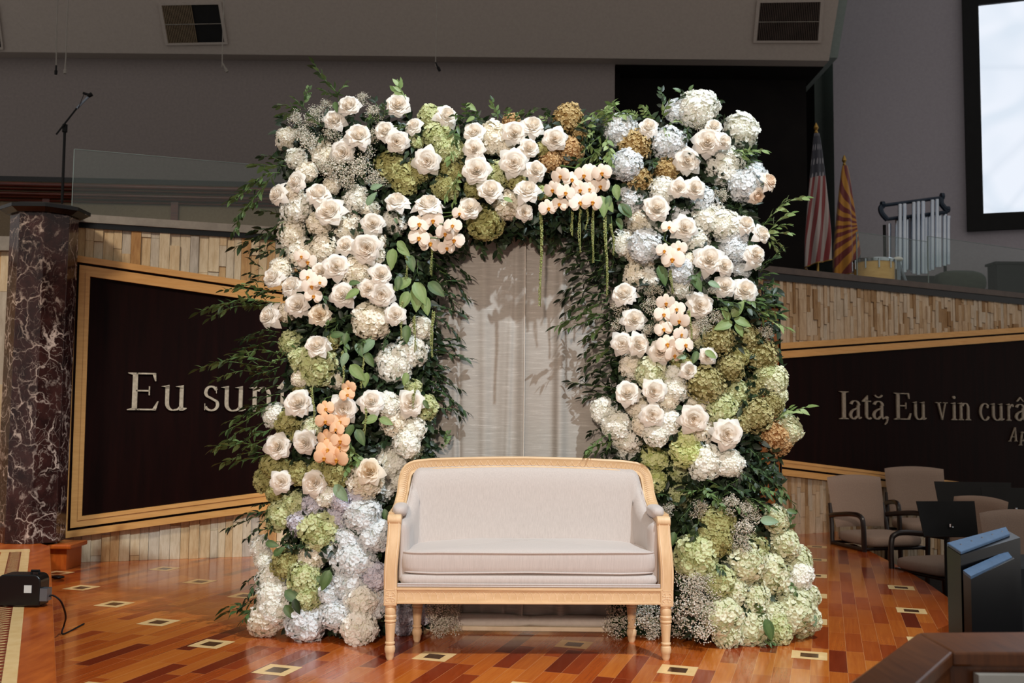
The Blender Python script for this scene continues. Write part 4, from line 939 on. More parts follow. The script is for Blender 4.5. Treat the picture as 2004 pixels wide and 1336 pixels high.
for k in range(3):
    a = 2 * PI * k / 3 - .4; mb = MB(); mb.tube([((R_d + .03) * math.cos(a), (R_d + .03) * math.sin(a), 0), ((R_d + .03) * math.cos(a), (R_d + .03) * math.sin(a), zr_ - .2)], .012); mb.build('leg', 'grey_metal', g)
q = PY(1757, 520, 11.4)
g = empty('drum_stand', (q.x + .04, 11.42, 1.9), 'chrome stand with a white mallet head right of the wooden drum', 'drum stand'); zz_ = q.z - 1.9
mb = MB(); mb.tube([(-.03, 0, 0), (-.03, 0, zz_ + .05)], .03); mb.tube([(.1, 0, zz_ - .3), (-.03, 0, zz_ + .06)], .02); mb.build('upright', 'grey_metal', g)
mb = MB(); mb.cushion((-.03, 0, zz_ + .08), .06, .05, .03, 1, 1); mb.tube([(-.03, 0, zz_ + .08), (-.22, -.02, zz_ + .05)], .012); mb.build('mallet', 'drum_head', g)
q = PY(1880, 540, 11.85)
g = empty('covered_instrument', (q.x, 11.9, 1.9), 'dark greenish covered instrument low behind the right glass, beside the chimes', 'instrument'); 
mb = MB(); mb.cushion((0, 0, q.z - 1.9 - .08), .30, .16, .15, .5, .7); mb.build('cover', 'olive_cloth', g)
for sx in (-.25, .25):
    mb = MB(); mb.tube([(sx, 0, 0), (sx, 0, q.z - 2.08)], .02); mb.build('leg', 'black_matte', g)

# ================================================================== FLOWER ARCH
# --- frame: two wire-and-foam columns, a beam, base boards, and the curtain behind
YC = 5.40
def XP(px, y=900, Y=5.3): return PY(px, y, Y).x
af = empty('arch_frame', (XP(1020), 5.30, 0), 'freestanding arch frame packed with dark foam under the flowers and greenery', 'arch'); o = af.location
zt = PY(1000, 255, 5.3).z
for name, xa, xb, z0, z1 in (('column', 585, 832, 0, zt), ('column', 1208, 1485, 0, zt), ('beam', 590, 1480, zt - .47, zt)):
    mb = MB(); x0, x1 = XP(xa) - o.x, XP(xb) - o.x; N = 12; rows = []
    dd_ = .07 if name == 'column' else .08
    mb.box((x0, -dd_ + .05, z0 + .01), (x1, .05, z1)); mb.build(name, 'foam_dark', af, False)
for px in (590, 1475):
    mb = MB(); x0 = XP(px) - o.x; mb.tube([(x0, .1, 0), (x0, .1, zt)], .02, 8); mb.build('post', 'dark_frame', af)
# curtain: two sheer linen panels with soft folds
cl, cr, cm = XP(800, 900, YC), XP(1262, 900, YC), XP(1022, 900, YC)
cz0, cz1 = PY(1000, 1222, YC).z, zt + .02
cg = empty('curtain', (cm, YC, 0), 'pale linen curtain hanging in two panels inside the flower arch behind the settee', 'curtain'); o = cg.location
fr = random.Random(5)
for side_, (xa, xb) in enumerate(((cl, cm + .006), (cm - .006, cr))):
    mb = MB(); rows = []; NX, NZ = 90, 50
    cs = [(fr.uniform(.1, .95), fr.uniform(.018, .05), fr.uniform(.010, .030) * fr.choice((-1, 1))) for _ in range(7)]
    for j in range(NZ + 1):
        v_ = j / NZ; row = []; z = cz1 + (cz0 - cz1) * v_
        for i in range(NX + 1):
            u_ = i / NX; y = 0
            for c_, w_, a_ in cs: y += a_ * math.exp(-((u_ - c_ - .03 * math.sin(3 * v_ + c_ * 9)) / w_) ** 2) * (.45 + .55 * v_)
            y += .010 * math.sin(u_ * 9 + side_ * 2 + v_ * 1.5) + .012 * math.exp(-((v_ - .30 - .2 * abs(u_ - .5)) / .03) ** 2) * (1 - side_ * .3)
            if side_ == 0: y -= .03 * math.exp(-((u_ - 1) / .05) ** 2)
            row.append(Vector((xa + (xb - xa) * u_ - o.x, y, z + .012 * math.sin(u_ * 14) * (v_ > .97))))
        rows.append(row)
    mb.grid(rows); x = mb.build('curtain_panel', 'curtain_linen', cg, sharp=False)
    so = x.modifiers.new('s', 'SOLIDIFY'); so.thickness = .003
    mb = MB(); e = -1 if side_ == 0 else 0; mb.tube([r[e] + Vector((0, -.004, 0)) for r in rows], .0035, 5); mb.build('hem', 'hem_cloth', x)
mb = MB(); mb.box((cl - o.x, -.07, .012), (cr - o.x, -.04, cz0 + .004)); bevel(mb.build('base_board', 'base_wood', cg, False), .004)
mb = MB(); mb.cushion(((cl + cr) / 2 - o.x - .25, -.035, cz0 + .03), .32, .028, .035, .6, .8); mb.build('hem_fold', 'hem_cloth', cg, sharp=False)
mb = MB(); mb.cushion(((cl + cr) / 2 - o.x + .25, -.035, cz0 + .03), .3, .026, .03, .6, .8); mb.build('hem_fold', 'hem_cloth', cg, sharp=False)
mb = MB(); mb.tube([(cl - o.x, 0, cz1 - .01), (cr - o.x, 0, cz1 - .01)], .012); mb.build('curtain_rod', 'dark_frame', cg)

# --- prototype meshes, unit radius, facing +Z
def frame_of(n, spin=0):
    n = n.normalized(); a = n.orthogonal().normalized(); b = n.cross(a)
    return a * math.cos(spin) + b * math.sin(spin), -a * math.sin(spin) + b * math.cos(spin), n
def petal_pts(cols=5, rws=5): return [(-1 + 2 * i / (cols - 1)) for i in range(cols)], [j / (rws - 1) for j in range(rws)]
def rose_mesh(seed, full=1.0, flat=.0):
    r = random.Random(seed); mb = MB(); us, vs = petal_pts(7, 7)
    rings = [(6, 1.00, .36, .50, .55), (6, .93, .52, .52, .48), (6, .83, .66, .50, .40), (6, .72, .78, .46, .30), (5, .60, .86, .50, .20), (5, .47, .92, .50, .12), (5, .36, .96, .50, .08), (4, .25, .98, .60, .05), (3, .13, 1.0, .8, .02)]
    for k, (n, Rr, Z, hw, refl) in enumerate(rings):
        a0 = r.random() * 6.28
        for i in range(n):
            am = a0 + 2 * PI * i / n + r.uniform(-.12, .12); Rp = Rr * r.uniform(.93, 1.05); Zp = (Z - .15 * flat) * r.uniform(.95, 1.05) ; hwp = (hw * 2.35 / max(1, .9 + .1 * n)) * r.uniform(.92, 1.08)
            if k >= 6: hwp = 2 * PI / n * .62
            mb.tone = min(1, max(0, .15 + .11 * (9 - k) + r.uniform(-.12, .12))); spike = r.uniform(.03, .2) * (1 if k < 4 else .3); rl = refl * r.uniform(.7, 1.25); tw = r.uniform(-.15, .15)
            rows = []
            for v_ in vs:
                row = []
                for u_ in us:
                    ed = 1 - .22 * abs(u_) ** 2.2 + spike * max(0, 1 - abs(u_) * 1.7)
                    t_ = v_ * ed
                    rad = Rp * (math.sin(min(t_, 1.0) * PI / 2) ** .75 if k < 6 else t_ ** .45)
                    z = Zp * (t_ ** 1.6) if k < 6 else Zp * t_ ** .9
                    tip = max(0, t_ - .72) / .28
                    rad += rl * .35 * tip * tip; z -= rl * .55 * tip * tip
                    rad += -.05 * abs(u_) ** 2 * (1 if k < 5 else 0) * v_ + .02 * math.sin(u_ * 7 + i) * v_
                    z += -rl * .35 * max(0, abs(u_) - .6) / .4 * v_ * v_
                    ang = am + u_ * hwp * (.35 + .65 * min(1, v_ * 1.5)) + tw * v_
                    row.append(Vector((rad * math.cos(ang), rad * math.sin(ang), z - .38)))
                rows.append(row)
            mb.grid(rows)
    return mb.mesh('rose_petals', ['rose_white'])
def petal_small(mb, c, ex, ey, n, L, W, cup):
    """four-row rounded petal from c along ex, width along ey, normal n"""
    P = []
    for v_, w_, h in ((0, .12, 0), (.5, .95, cup), (.85, .85, cup * .7), (1.0, .35, cup * .1)):
        P.append([c + ex * L * v_ + ey * W * w_ * u_ + n * L * (h * (1 if u_ == 0 else .55)) for u_ in (-1, 0, 1)])
    mb.grid(P)
def hyd_mesh(seed, n=200, fl=.17, zs=1.0, rough=.2, lo=-.7):
    r = random.Random(seed); mb = MB()
    rows = [[Vector((.80 * math.cos(b) * math.cos(a), .80 * math.sin(b) * math.cos(a), .80 * zs * math.sin(a))) for b in [2 * PI * k / 14 for k in range(14)]] for a in [-PI / 2 + PI * i / 8 for i in range(9)]]
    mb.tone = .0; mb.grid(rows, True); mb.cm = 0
    ph = [r.uniform(0, 6) for _ in range(6)]
    for i in range(n):
        z = 1 - (i + .5) / n * (1 - lo); rr = math.sqrt(max(0, 1 - z * z)); a = i * 2.39996 + r.uniform(-.15, .15)
        nrm = Vector((rr * math.cos(a), rr * math.sin(a), z))
        lump = 1 + .07 * math.sin(3 * nrm.x + ph[0]) * math.sin(4 * nrm.y + ph[1]) + .05 * math.sin(6 * nrm.z + ph[2] + 5 * nrm.x)
        rad = lump * (1 - rough * r.random() ** 1.5)
        c = Vector((nrm.x * rad, nrm.y * rad, nrm.z * rad * zs)) * .93
        nn = (nrm + Vector((r.uniform(-1, 1), r.uniform(-1, 1), r.uniform(-1, 1))) * .5).normalized()
        ax, ay, _ = frame_of(nn, r.random() * 6.28); s = fl * r.uniform(.8, 1.15); tn = r.random()
        for q in range(4):
            b = q * PI / 2 + r.uniform(-.12, .12); ex = ax * math.cos(b) + ay * math.sin(b); ey = -ax * math.sin(b) + ay * math.cos(b)
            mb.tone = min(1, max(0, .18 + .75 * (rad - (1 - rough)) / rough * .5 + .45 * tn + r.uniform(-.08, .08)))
            petal_small(mb, c, (ex + nn * r.uniform(0, 1.0)).normalized(), ey, (nn - ex * .3).normalized(), s, s * .56, .28)
    return mb.mesh('hydrangea_florets', ['hyd_white'])
def orchid_mesh(seed):
    r = random.Random(seed); mb = MB(); 
    def pt(a, L, W, cup, z0, tone):
        mb.tone = tone; ex = Vector((math.cos(a), math.sin(a), 0)); ey = Vector((-ex.y, ex.x, 0)); rows = []
        for v_, w_ in ((0, .12), (.15, .5), (.4, .92), (.65, 1), (.85, .8), (1, .3)):
            rows.append([ex * L * v_ + ey * W * w_ * u_ + Vector((0, 0, z0 + cup * math.sin(v_ * PI) * .6 - .12 * v_ * v_ - .10 * abs(u_) ** 2 * v_)) for u_ in (-1, -.5, 0, .5, 1)])
        mb.grid(rows)
    for a in (PI / 2, PI / 2 + 2.2, PI / 2 - 2.2): pt(a, .95, .34, .1, 0, .35 + r.uniform(-.1, .1))
    for a in (.18, PI - .18): pt(a, 1.05, .62, .16, .05, .75 + r.uniform(-.1, .1))
    return mb.mesh('orchid_petals', ['orchid_white'])
def lip_mesh():
    mb = MB()
    for a in (-PI / 2, -PI / 2 + 1.0, -PI / 2 - 1.0):
        mb.tone = .5 if a == -PI / 2 else .15; ex = Vector((math.cos(a), math.sin(a), .25)); ey = Vector((-math.sin(a), math.cos(a), 0)); L = .36 if a == -PI / 2 else .22
        mb.grid([[ex * L * v_ + ey * .11 * w_ * u_ + Vector((0, 0, .1 + .14 * math.sin(v_ * PI) - .05 * abs(u_))) for u_ in (-1, 0, 1)] for v_, w_ in ((0, .4), (.5, 1), (.8, .9), (1, .3))])
    mb.tone = .9; mb.cushion((0, .03, .16), .08, .09, .1, 1, 1, 8, 6)
    return mb.mesh('orchid_lip', ['orchid_lip'])
def leaf(mb, c, d, n, L, W, fold=.25, droop=.2, rows_=5):
    d = d.normalized(); s = d.cross(n).normalized(); n = s.cross(d).normalized(); R_w = []
    for i in range(rows_):
        v_ = i / (rows_ - 1); w_ = math.sin(PI * v_ ** .75) ** .8 * W if 0 < v_ < 1 else W * .03
        p = c + d * L * v_ - n * droop * L * v_ * v_
        R_w.append([p - s * w_ + n * w_ * fold, p, p + s * w_ + n * w_ * fold])
    mb.grid(R_w)
def sprig_mesh(seed, L, nl, leafL, leafW, droop, mat):
    """stem along +X drooping to -Z; returns (stem mesh, leaves mesh)"""
    r = random.Random(seed); st = MB(); lf = MB()
    P = [Vector((L * t_ , L * .06 * math.sin(t_ * 5 + seed), -droop * L * t_ * t_ + L * .03 * math.sin(t_ * 7 + seed))) for t_ in [i / 10 for i in range(11)]]
    st.tube(P, [.0022 - .0014 * i / 10 for i in range(11)], 5)
    for i in range(nl):
        t_ = .08 + .92 * i / (nl - 1) if i < nl - 1 else 1; k = min(9, int(t_ * 10)); p = P[k].lerp(P[k + 1], t_ * 10 - k); d = (P[k + 1] - P[k]).normalized()
        sd = 1 if i % 2 else -1; ax = Vector((0, sd, 0)) if i % 3 else Vector((0, 0, sd))
        dirv = d * r.uniform(.55, .95) + ax * r.uniform(.5, .9) + Vector((0, r.uniform(-.4, .4), r.uniform(-.45, .25)))
        if i == nl - 1: dirv = d
        lf.tone = r.random(); nn = Vector((r.uniform(-.5, .5), r.uniform(-.8, .3), 1))
        leaf(lf, p, dirv, nn, leafL * r.uniform(.75, 1.15), leafW * r.uniform(.85, 1.1), .22, .15)
    return st.mesh('sprig_stem', ['stem_green']), lf.mesh('sprig_leaves', [mat])
def gyps_mesh(seed, n=460):
    r = random.Random(seed); st = MB(); fl_ = MB(); cs = []
    for b in range(16):
        a = r.random() * 6.28; e = r.uniform(-.3, 1.3); d = Vector((math.cos(a) * math.cos(e), math.sin(a) * math.cos(e), math.sin(e))); q = d * r.uniform(.45, .85)
        st.tube([(0, 0, -.6), q * .5 + Vector((0, 0, -.2)), q], .007, 4); cs.append(q)
    for i in range(n):
        c = r.choice(cs); d = Vector((r.gauss(0, 1), r.gauss(0, 1), r.gauss(0, 1))).normalized() * r.random() ** .6 * .42; p = c + d
        if r.random() < .3: st.tube([c, p], .004, 3, False)
        s = r.uniform(.036, .058); fl_.tone = r.random()
        ax, ay, nn = frame_of(Vector((r.gauss(0, 1), r.gauss(0, 1), r.gauss(0, 1) + .8)), r.random() * 6)
        b0 = len(fl_.v); fl_.v += [p + nn * s * .5] + [p + (ax * math.cos(k * PI / 3) + ay * math.sin(k * PI / 3)) * s * (1 if k % 2 else .72) for k in range(6)] + [p - nn * s * .6]
        for k in range(6): fl_.face((b0, b0 + 1 + k, b0 + 1 + (k + 1) % 6)); fl_.face((b0 + 7, b0 + 1 + (k + 1) % 6, b0 + 1 + k))
    return st.mesh('gypsophila_stems', ['stem_green']), fl_.mesh('gypsophila_florets', ['gyps_white'], False)
def big_leaf_mesh(seed, mat):
    mb = MB(); r = random.Random(seed); rows = []; N = 9
    for i in range(N):
        v_ = i / (N - 1); w_ = .27 * math.sin(PI * min(1, v_ ** .75)) ** .8 if 0 < v_ < 1 else .01
        rows.append([Vector((v_, w_ * u_, -.22 * v_ * v_ + .10 * abs(u_) * w_ * 2 + .02 * math.sin(v_ * 22 + abs(u_) * 4) * abs(u_))) for u_ in (-1, -.5, 0, .5, 1)])
    for i in range(N - 1):
        pass
    mb.tone = .5; mb.grid(rows)
    for k in range(len(mb.t)): mb.t[k] = .5 + (.15 if k % 4 in (1, 2) else -.05) + r.uniform(-.05, .05)
    return mb.mesh('leaf_blade', [mat])
def link_mesh(name, me, parent=None, mat=None):
    o = D.objects.new(name, me); COL.objects.link(o); o.parent = parent
    if mat: 
        o.material_slots[0].link = 'OBJECT'; o.material_slots[0].material = M[mat]
    return o
ROSES = [rose_mesh(s, flat=f) for s, f in ((1, 0), (2, .3), (3, .1), (4, .5), (5, 0))]
HYDS = [hyd_mesh(s, 300, .165, 1.0) for s in (11, 12, 13)]
HYDF = [hyd_mesh(s, 190, .19, .75, .2) for s in (21, 22)]
PANI = [hyd_mesh(s, 520, .10, 1.1, .3) for s in (31, 32)]
ORCH = [orchid_mesh(s) for s in (1, 2)]; LIP = lip_mesh()
GYPS = [gyps_mesh(s) for s in (1, 2, 3)]
SPR = {}
for mt in ('leaf_dark', 'leaf_mid', 'leaf_light'):
    SPR[mt] = [[sprig_mesh(s + 10 * k, L, nl, .050, .0118, .22, mt) for s in (1, 2, 3)] for k, (L, nl) in enumerate(((.14, 10), (.22, 15), (.34, 23)))]
    for l in SPR[mt]:
        pass
BIGL = big_leaf_mesh(3, 'leaf_mid')
rose_stem = MB(); rose_stem.tube([(0, 0, -.35), (.1, .05, -1.2), (.15, .1, -2.4)], .06, 6)
for k in range(5):
    rose_stem.tone = .5; leaf(rose_stem, Vector((0, 0, -.36)), Vector((math.cos(k * 1.257), math.sin(k * 1.257), .15)), Vector((0, 0, 1)), .6, .12, .1, .3, 4)
RSTEM = rose_stem.mesh('rose_stem', ['stem_green'])

# --- where on the arch: depth of the flower face for a pixel
def depth(px, py):
    c = []
    if py > 180: c.append(5.10 + .14 * min(1.6, abs((px - 690) / 165.)) ** 2 if px < 950 else 9)
    c.append(5.10 + .14 * min(1.6, abs((px - 1368) / 170.)) ** 2 if px > 1080 else 9)
    if py < 520: c.append(5.10 + .10 * min(1.5, abs((py - 330) / 130.)) ** 2)
    d = min(c)
    if py > 1000 and not 740 < px < 1330: d -= .04 * min(1, (py - 1000) / 200)
    if py > 870 and 740 < px < 1340: d = max(d, 5.25)
    return d
CROPS = {1: (380, 100, 3.34), 2: (860, 100, 3.34), 3: (1160, 140, 3.711), 4: (380, 480, 3.34), 5: (1080, 480, 3.34), 6: (400, 860, 3.18), 7: (1140, 860, 3.108)}
def cv(k, L): ox, oy, s = CROPS[k]; return [(ox + q[0] / s, oy + q[1] / s, q[2] / s) + tuple(q[3:]) for q in L]
SIZE = {}
def seedr(x, y): return random.Random(int(x * 7 + y * 131))

# --- zones used in the labels
def zone(px, py):
    if 845 <= px <= 1190 and py < 520:
        return ('on arch top left half' if px < 1010 else 'on arch top right half')
    side = 'left' if px < 1020 else 'right'
    for lim, t in ((300, 'at {} corner top'), (420, 'high on {} column'), (560, 'on upper {} column'), (700, 'at mid {} column'), (850, 'on low {} column'), (1000, 'on {} column beside settee back'), (1120, 'on {} column beside settee arm'), (2000, 'at {} column foot')):
        if py < lim: return t.format(side)
ORD = ['', 'first', 'second', 'third', 'fourth', 'fifth', 'sixth', 'seventh', 'eighth', 'ninth', 'tenth', 'eleventh', 'twelfth', 'thirteenth', 'fourteenth', 'fifteenth', 'sixteenth', 'seventeenth', 'eighteenth', 'nineteenth', 'twentieth']
NUM = ['', 'one', 'two', 'three', 'four', 'five', 'six', 'seven', 'eight', 'nine', 'ten', 'eleven', 'twelve', 'thirteen', 'fourteen', 'fifteen', 'sixteen', 'seventeen', 'eighteen', 'nineteen', 'twenty']
def label_all(items, noun, cat):
    """items: (object, adjective, px, py, colour key, plural group)"""
    by = {}
    for it in items: by.setdefault((zone(it[2], it[3]), it[4]), []).append(it)
    for (z, c), L in list(by.items()):
        if len(L) > 12:
            del by[(z, c)]
            cxx = sum(t[2] for t in L) / len(L)
            for it in L: by.setdefault((z + (' left' if it[2] < cxx else ' right'), c), []).append(it)
    for (z, c), L in by.items():
        L.sort(key=lambda t: t[3])
        n = len(L)
        for i, it in enumerate(L):
            if n == 1: w_ = f'{it[1]} {noun}, the only {c} one {z}'
            else: w_ = f'{it[1]} {noun}, {"top" if i == 0 else "lowest" if i == n - 1 else ORD[i + 1] + " from top"} of {NUM[n] if n < 21 else "many"} {z}'
            tag(it[0], w_, cat, it[5])

# hydrangea heads: kind letters W white, C cream, B blue, V lilac, G green, P pale green, L lime, O olive, T tan, Y golden
HK = {'W': ('hyd_white', 'white'), 'C': ('hyd_cream', 'cream'), 'B': ('hyd_blue', 'pale blue'), 'V': ('hyd_lilac', 'greyish lilac'), 'G': ('hyd_green', 'green'), 'P': ('hyd_pale_green', 'pale green'), 'L': ('hyd_lime', 'lime green'), 'O': ('hyd_olive', 'olive'), 'T': ('hyd_tan', 'tan'), 'Y': ('hyd_gold', 'golden brown'), 'K': ('hyd_khaki', 'khaki')}
HYD = cv(1, [(612, 575, 70, 'C'), (670, 700, 62, 'W'), (735, 790, 62, 'C'), (845, 680, 86, 'C'), (670, 1030, 96, 'W'), (640, 1190, 88, 'C'), (820, 1130, 72, 'C'), (1060, 965, 80, 'W'), (1000, 1150, 92, 'C'), (1310, 1115, 76, 'W'), (850, 1290, 84, 'C'), (690, 1290, 88, 'W'), (1150, 1030, 60, 'C'), (1190, 1240, 62, 'C'), (1545, 430, 72, 'G'), (1590, 560, 86, 'G'), (1290, 760, 96, 'O'), (1380, 850, 84, 'O'), (1690, 640, 70, 'G'), (1640, 890, 74, 'O'), (1700, 780, 70, 'O'), (1450, 590, 45, 'G'), (1480, 770, 70, 'O'), (650, 920, 60, 'C'), (1100, 1290, 70, 'C'), (900, 880, 50, 'C')]) \
 + cv(2, [(350, 570, 98, 'C'), (840, 445, 94, 'Y'), (470, 462, 55, 'T'), (845, 655, 86, 'T'), (725, 720, 72, 'T'), (680, 640, 46, 'O'), (375, 810, 84, 'G'), (920, 540, 42, 'Y'), (300, 1120, 108, 'O'), (440, 1005, 92, 'C'), (670, 920, 46, 'L'), (60, 640, 80, 'G'), (70, 760, 66, 'O'), (60, 900, 66, 'G'), (500, 840, 60, 'O'), (230, 900, 60, 'O'), (420, 620, 60, 'C')]) \
 + cv(3, [(200, 430, 108, 'B'), (305, 540, 112, 'Y'), (555, 530, 112, 'B'), (760, 270, 128, 'W'), (610, 285, 78, 'B'), (1075, 430, 115, 'W'), (240, 680, 108, 'B'), (540, 715, 88, 'Y'), (335, 790, 96, 'Y'), (950, 700, 130, 'W'), (985, 600, 60, 'W'), (1110, 830, 112, 'B'), (1185, 745, 72, 'B'), (280, 920, 96, 'B'), (510, 860, 88, 'W'), (330, 1080, 80, 'C'), (800, 940, 92, 'B'), (840, 1070, 120, 'W'), (960, 1110, 100, 'W'), (440, 1120, 80, 'W'), (640, 1050, 66, 'B'), (1010, 1240, 105, 'B'), (750, 1220, 84, 'W'), (220, 1250, 90, 'W'), (380, 1270, 108, 'B'), (1060, 1170, 66, 'B'), (680, 690, 60, 'O')]) \
 + cv(5, [(600, 60, 92, 'C'), (550, 190, 72, 'C'), (630, 225, 78, 'W'), (850, 170, 76, 'B'), (840, 265, 80, 'W'), (1190, 30, 80, 'B'), (1235, 160, 60, 'B'), (890, 100, 46, 'C'), (990, 190, 46, 'B'), (1090, 620, 92, 'K'), (1270, 610, 84, 'K'), (1365, 720, 98, 'K'), (1410, 840, 70, 'G'), (1165, 800, 84, 'K'), (1000, 910, 112, 'K'), (1325, 930, 66, 'K'), (1210, 960, 74, 'G'), (1110, 1050, 88, 'G'), (1335, 1110, 100, 'K'), (1250, 1160, 62, 'K'), (1440, 1040, 70, 'K'), (1450, 1240, 92, 'T'), (1540, 1200, 84, 'P'), (1455, 880, 78, 'P'), (1475, 980, 56, 'P'), (960, 1010, 76, 'C'), (990, 600, 74, 'P'), (920, 560, 56, 'C'), (530, 790, 80, 'C'), (650, 830, 92, 'P'), (790, 860, 70, 'W'), (805, 940, 76, 'W'), (340, 1080, 76, 'W'), (420, 1170, 84, 'W'), (500, 1250, 92, 'W'), (570, 1060, 76, 'C'), (740, 1160, 96, 'W'), (680, 1225, 80, 'W'), (960, 1210, 84, 'C'), (1060, 1120, 66, 'G'), (590, 1170, 60, 'C'), (880, 1290, 88, 'L'), (655, 1320, 70, 'L'), (760, 1010, 60, 'C'), (1230, 720, 60, 'O'), (840, 780, 66, 'O')]) \
 + cv(7, [(270, 45, 74, 'W'), (430, 110, 76, 'L'), (440, 245, 66, 'L'), (640, 70, 88, 'L'), (590, 185, 62, 'G'), (750, 135, 92, 'W'), (890, 140, 76, 'W'), (1190, 15, 76, 'T'), (820, 500, 92, 'O'), (820, 620, 78, 'O'), (690, 710, 116, 'G'), (980, 740, 118, 'P'), (1140, 810, 112, 'P'), (1050, 655, 70, 'G'), (1180, 480, 78, 'P'), (1180, 565, 60, 'P'), (1230, 635, 78, 'P'), (1310, 740, 78, 'P'), (1320, 830, 74, 'W'), (830, 860, 84, 'G'), (920, 920, 80, 'P'), (1040, 960, 92, 'P'), (850, 1070, 100, 'P'), (880, 1175, 80, 'P'), (1030, 1140, 100, 'P'), (1190, 1180, 84, 'G'), (1285, 1040, 112, 'P'), (1310, 955, 76, 'P'), (1385, 960, 62, 'P'), (1390, 1090, 60, 'P'), (1340, 1150, 64, 'G'), (1170, 1050, 70, 'P'), (750, 590, 52, 'O'), (600, 340, 62, 'G'), (950, 1180, 60, 'P')]) \
 + cv(6, [(430, 160, 72, 'O'), (515, 190, 62, 'O'), (590, 210, 64, 'O'), (380, 250, 66, 'O'), (450, 330, 56, 'O'), (830, 200, 84, 'O'), (700, 190, 50, 'O'), (1150, 140, 92, 'W'), (1280, 55, 82, 'P'), (1215, 260, 54, 'W'), (1000, 255, 96, 'C'), (1110, 300, 72, 'W'), (770, 345, 72, 'W'), (680, 400, 64, 'V'), (470, 470, 86, 'G'), (560, 400, 76, 'G'), (720, 565, 116, 'G'), (600, 520, 72, 'V'), (830, 470, 70, 'V'), (980, 465, 98, 'B'), (1060, 595, 92, 'B'), (890, 620, 72, 'B'), (940, 740, 118, 'B'), (900, 900, 110, 'B'), (1065, 850, 72, 'V'), (780, 960, 64, 'B'), (980, 1000, 92, 'W'), (820, 1085, 80, 'B'), (1060, 1010, 82, 'B'), (740, 1060, 82, 'B'), (630, 1190, 108, 'B'), (960, 1170, 98, 'W'), (345, 665, 58, 'W'), (370, 745, 56, 'W'), (430, 860, 86, 'W'), (440, 965, 92, 'W'), (445, 1050, 88, 'W'), (380, 1170, 98, 'C'), (670, 730, 80, 'C'), (510, 775, 82, 'O'), (620, 870, 90, 'G'), (640, 980, 76, 'G'), (780, 690, 56, 'B'), (1245, 1090, 64, 'V'), (1240, 1185, 52, 'V'), (1360, 1080, 56, 'V'), (690, 640, 50, 'V'), (860, 380, 60, 'V'), (950, 340, 60, 'V')]) \
 + cv(4, [(640, 640, 76, 'G'), (800, 780, 132, 'G'), (690, 740, 62, 'G'), (1155, 490, 112, 'C'), (1485, 540, 68, 'W'), (1300, 770, 112, 'W'), (1420, 690, 92, 'W'), (1510, 1060, 72, 'G'), (1430, 930, 50, 'G'), (570, 160, 70, 'C'), (525, 1110, 70, 'W'), (620, 1150, 86, 'O'), (770, 1190, 62, 'P'), (1265, 1040, 72, 'W'), (1310, 1160, 84, 'C'), (1430, 1200, 76, 'W'), (1390, 1290, 80, 'W'), (930, 880, 56, 'C'), (690, 870, 50, 'C'), (600, 440, 56, 'C'), (900, 630, 50, 'O'), (1060, 170, 92, 'C'), (1180, 60, 60, 'C'), (720, 60, 90, 'C'), (700, 930, 60, 'O'), (650, 1220, 60, 'O')])
hl = []
for i, (px, py, pr, k) in enumerate(HYD):
    r = seedr(px, py); Y = depth(px, py) + r.uniform(-.035, .045) + .02; R = pr * 1.2 / FPX * Y
    p = PY(px, py, Y); p.z = max(p.z, R * .86)
    col = 0 if px < 1020 else 1
    cx = {0: 690, 1: 1368}[col]; out = Vector(((px - cx) / 200. * .8, -1, .25 + .3 * (py < 300)))
    if 845 < px < 1190: out = Vector((0, -1, .35))
    out += Vector((r.uniform(-.3, .3), 0, r.uniform(-.3, .3)))
    me = r.choice(PANI if k in 'YTK' else (HYDF if k in 'GPO' and r.random() < .35 else HYDS))
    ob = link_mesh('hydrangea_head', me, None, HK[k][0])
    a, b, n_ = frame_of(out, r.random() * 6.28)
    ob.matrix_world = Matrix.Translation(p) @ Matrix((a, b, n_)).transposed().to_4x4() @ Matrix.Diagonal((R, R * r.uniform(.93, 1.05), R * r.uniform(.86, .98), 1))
    size = 'large' if pr > 31 else 'small' if pr < 20 else 'round'
    hl.append((ob, f'{size} {HK[k][1]} hydrangea', px, py, HK[k][1], f'{HK[k][1]} hydrangeas on the arch'))
label_all(hl, 'head', 'hydrangea')

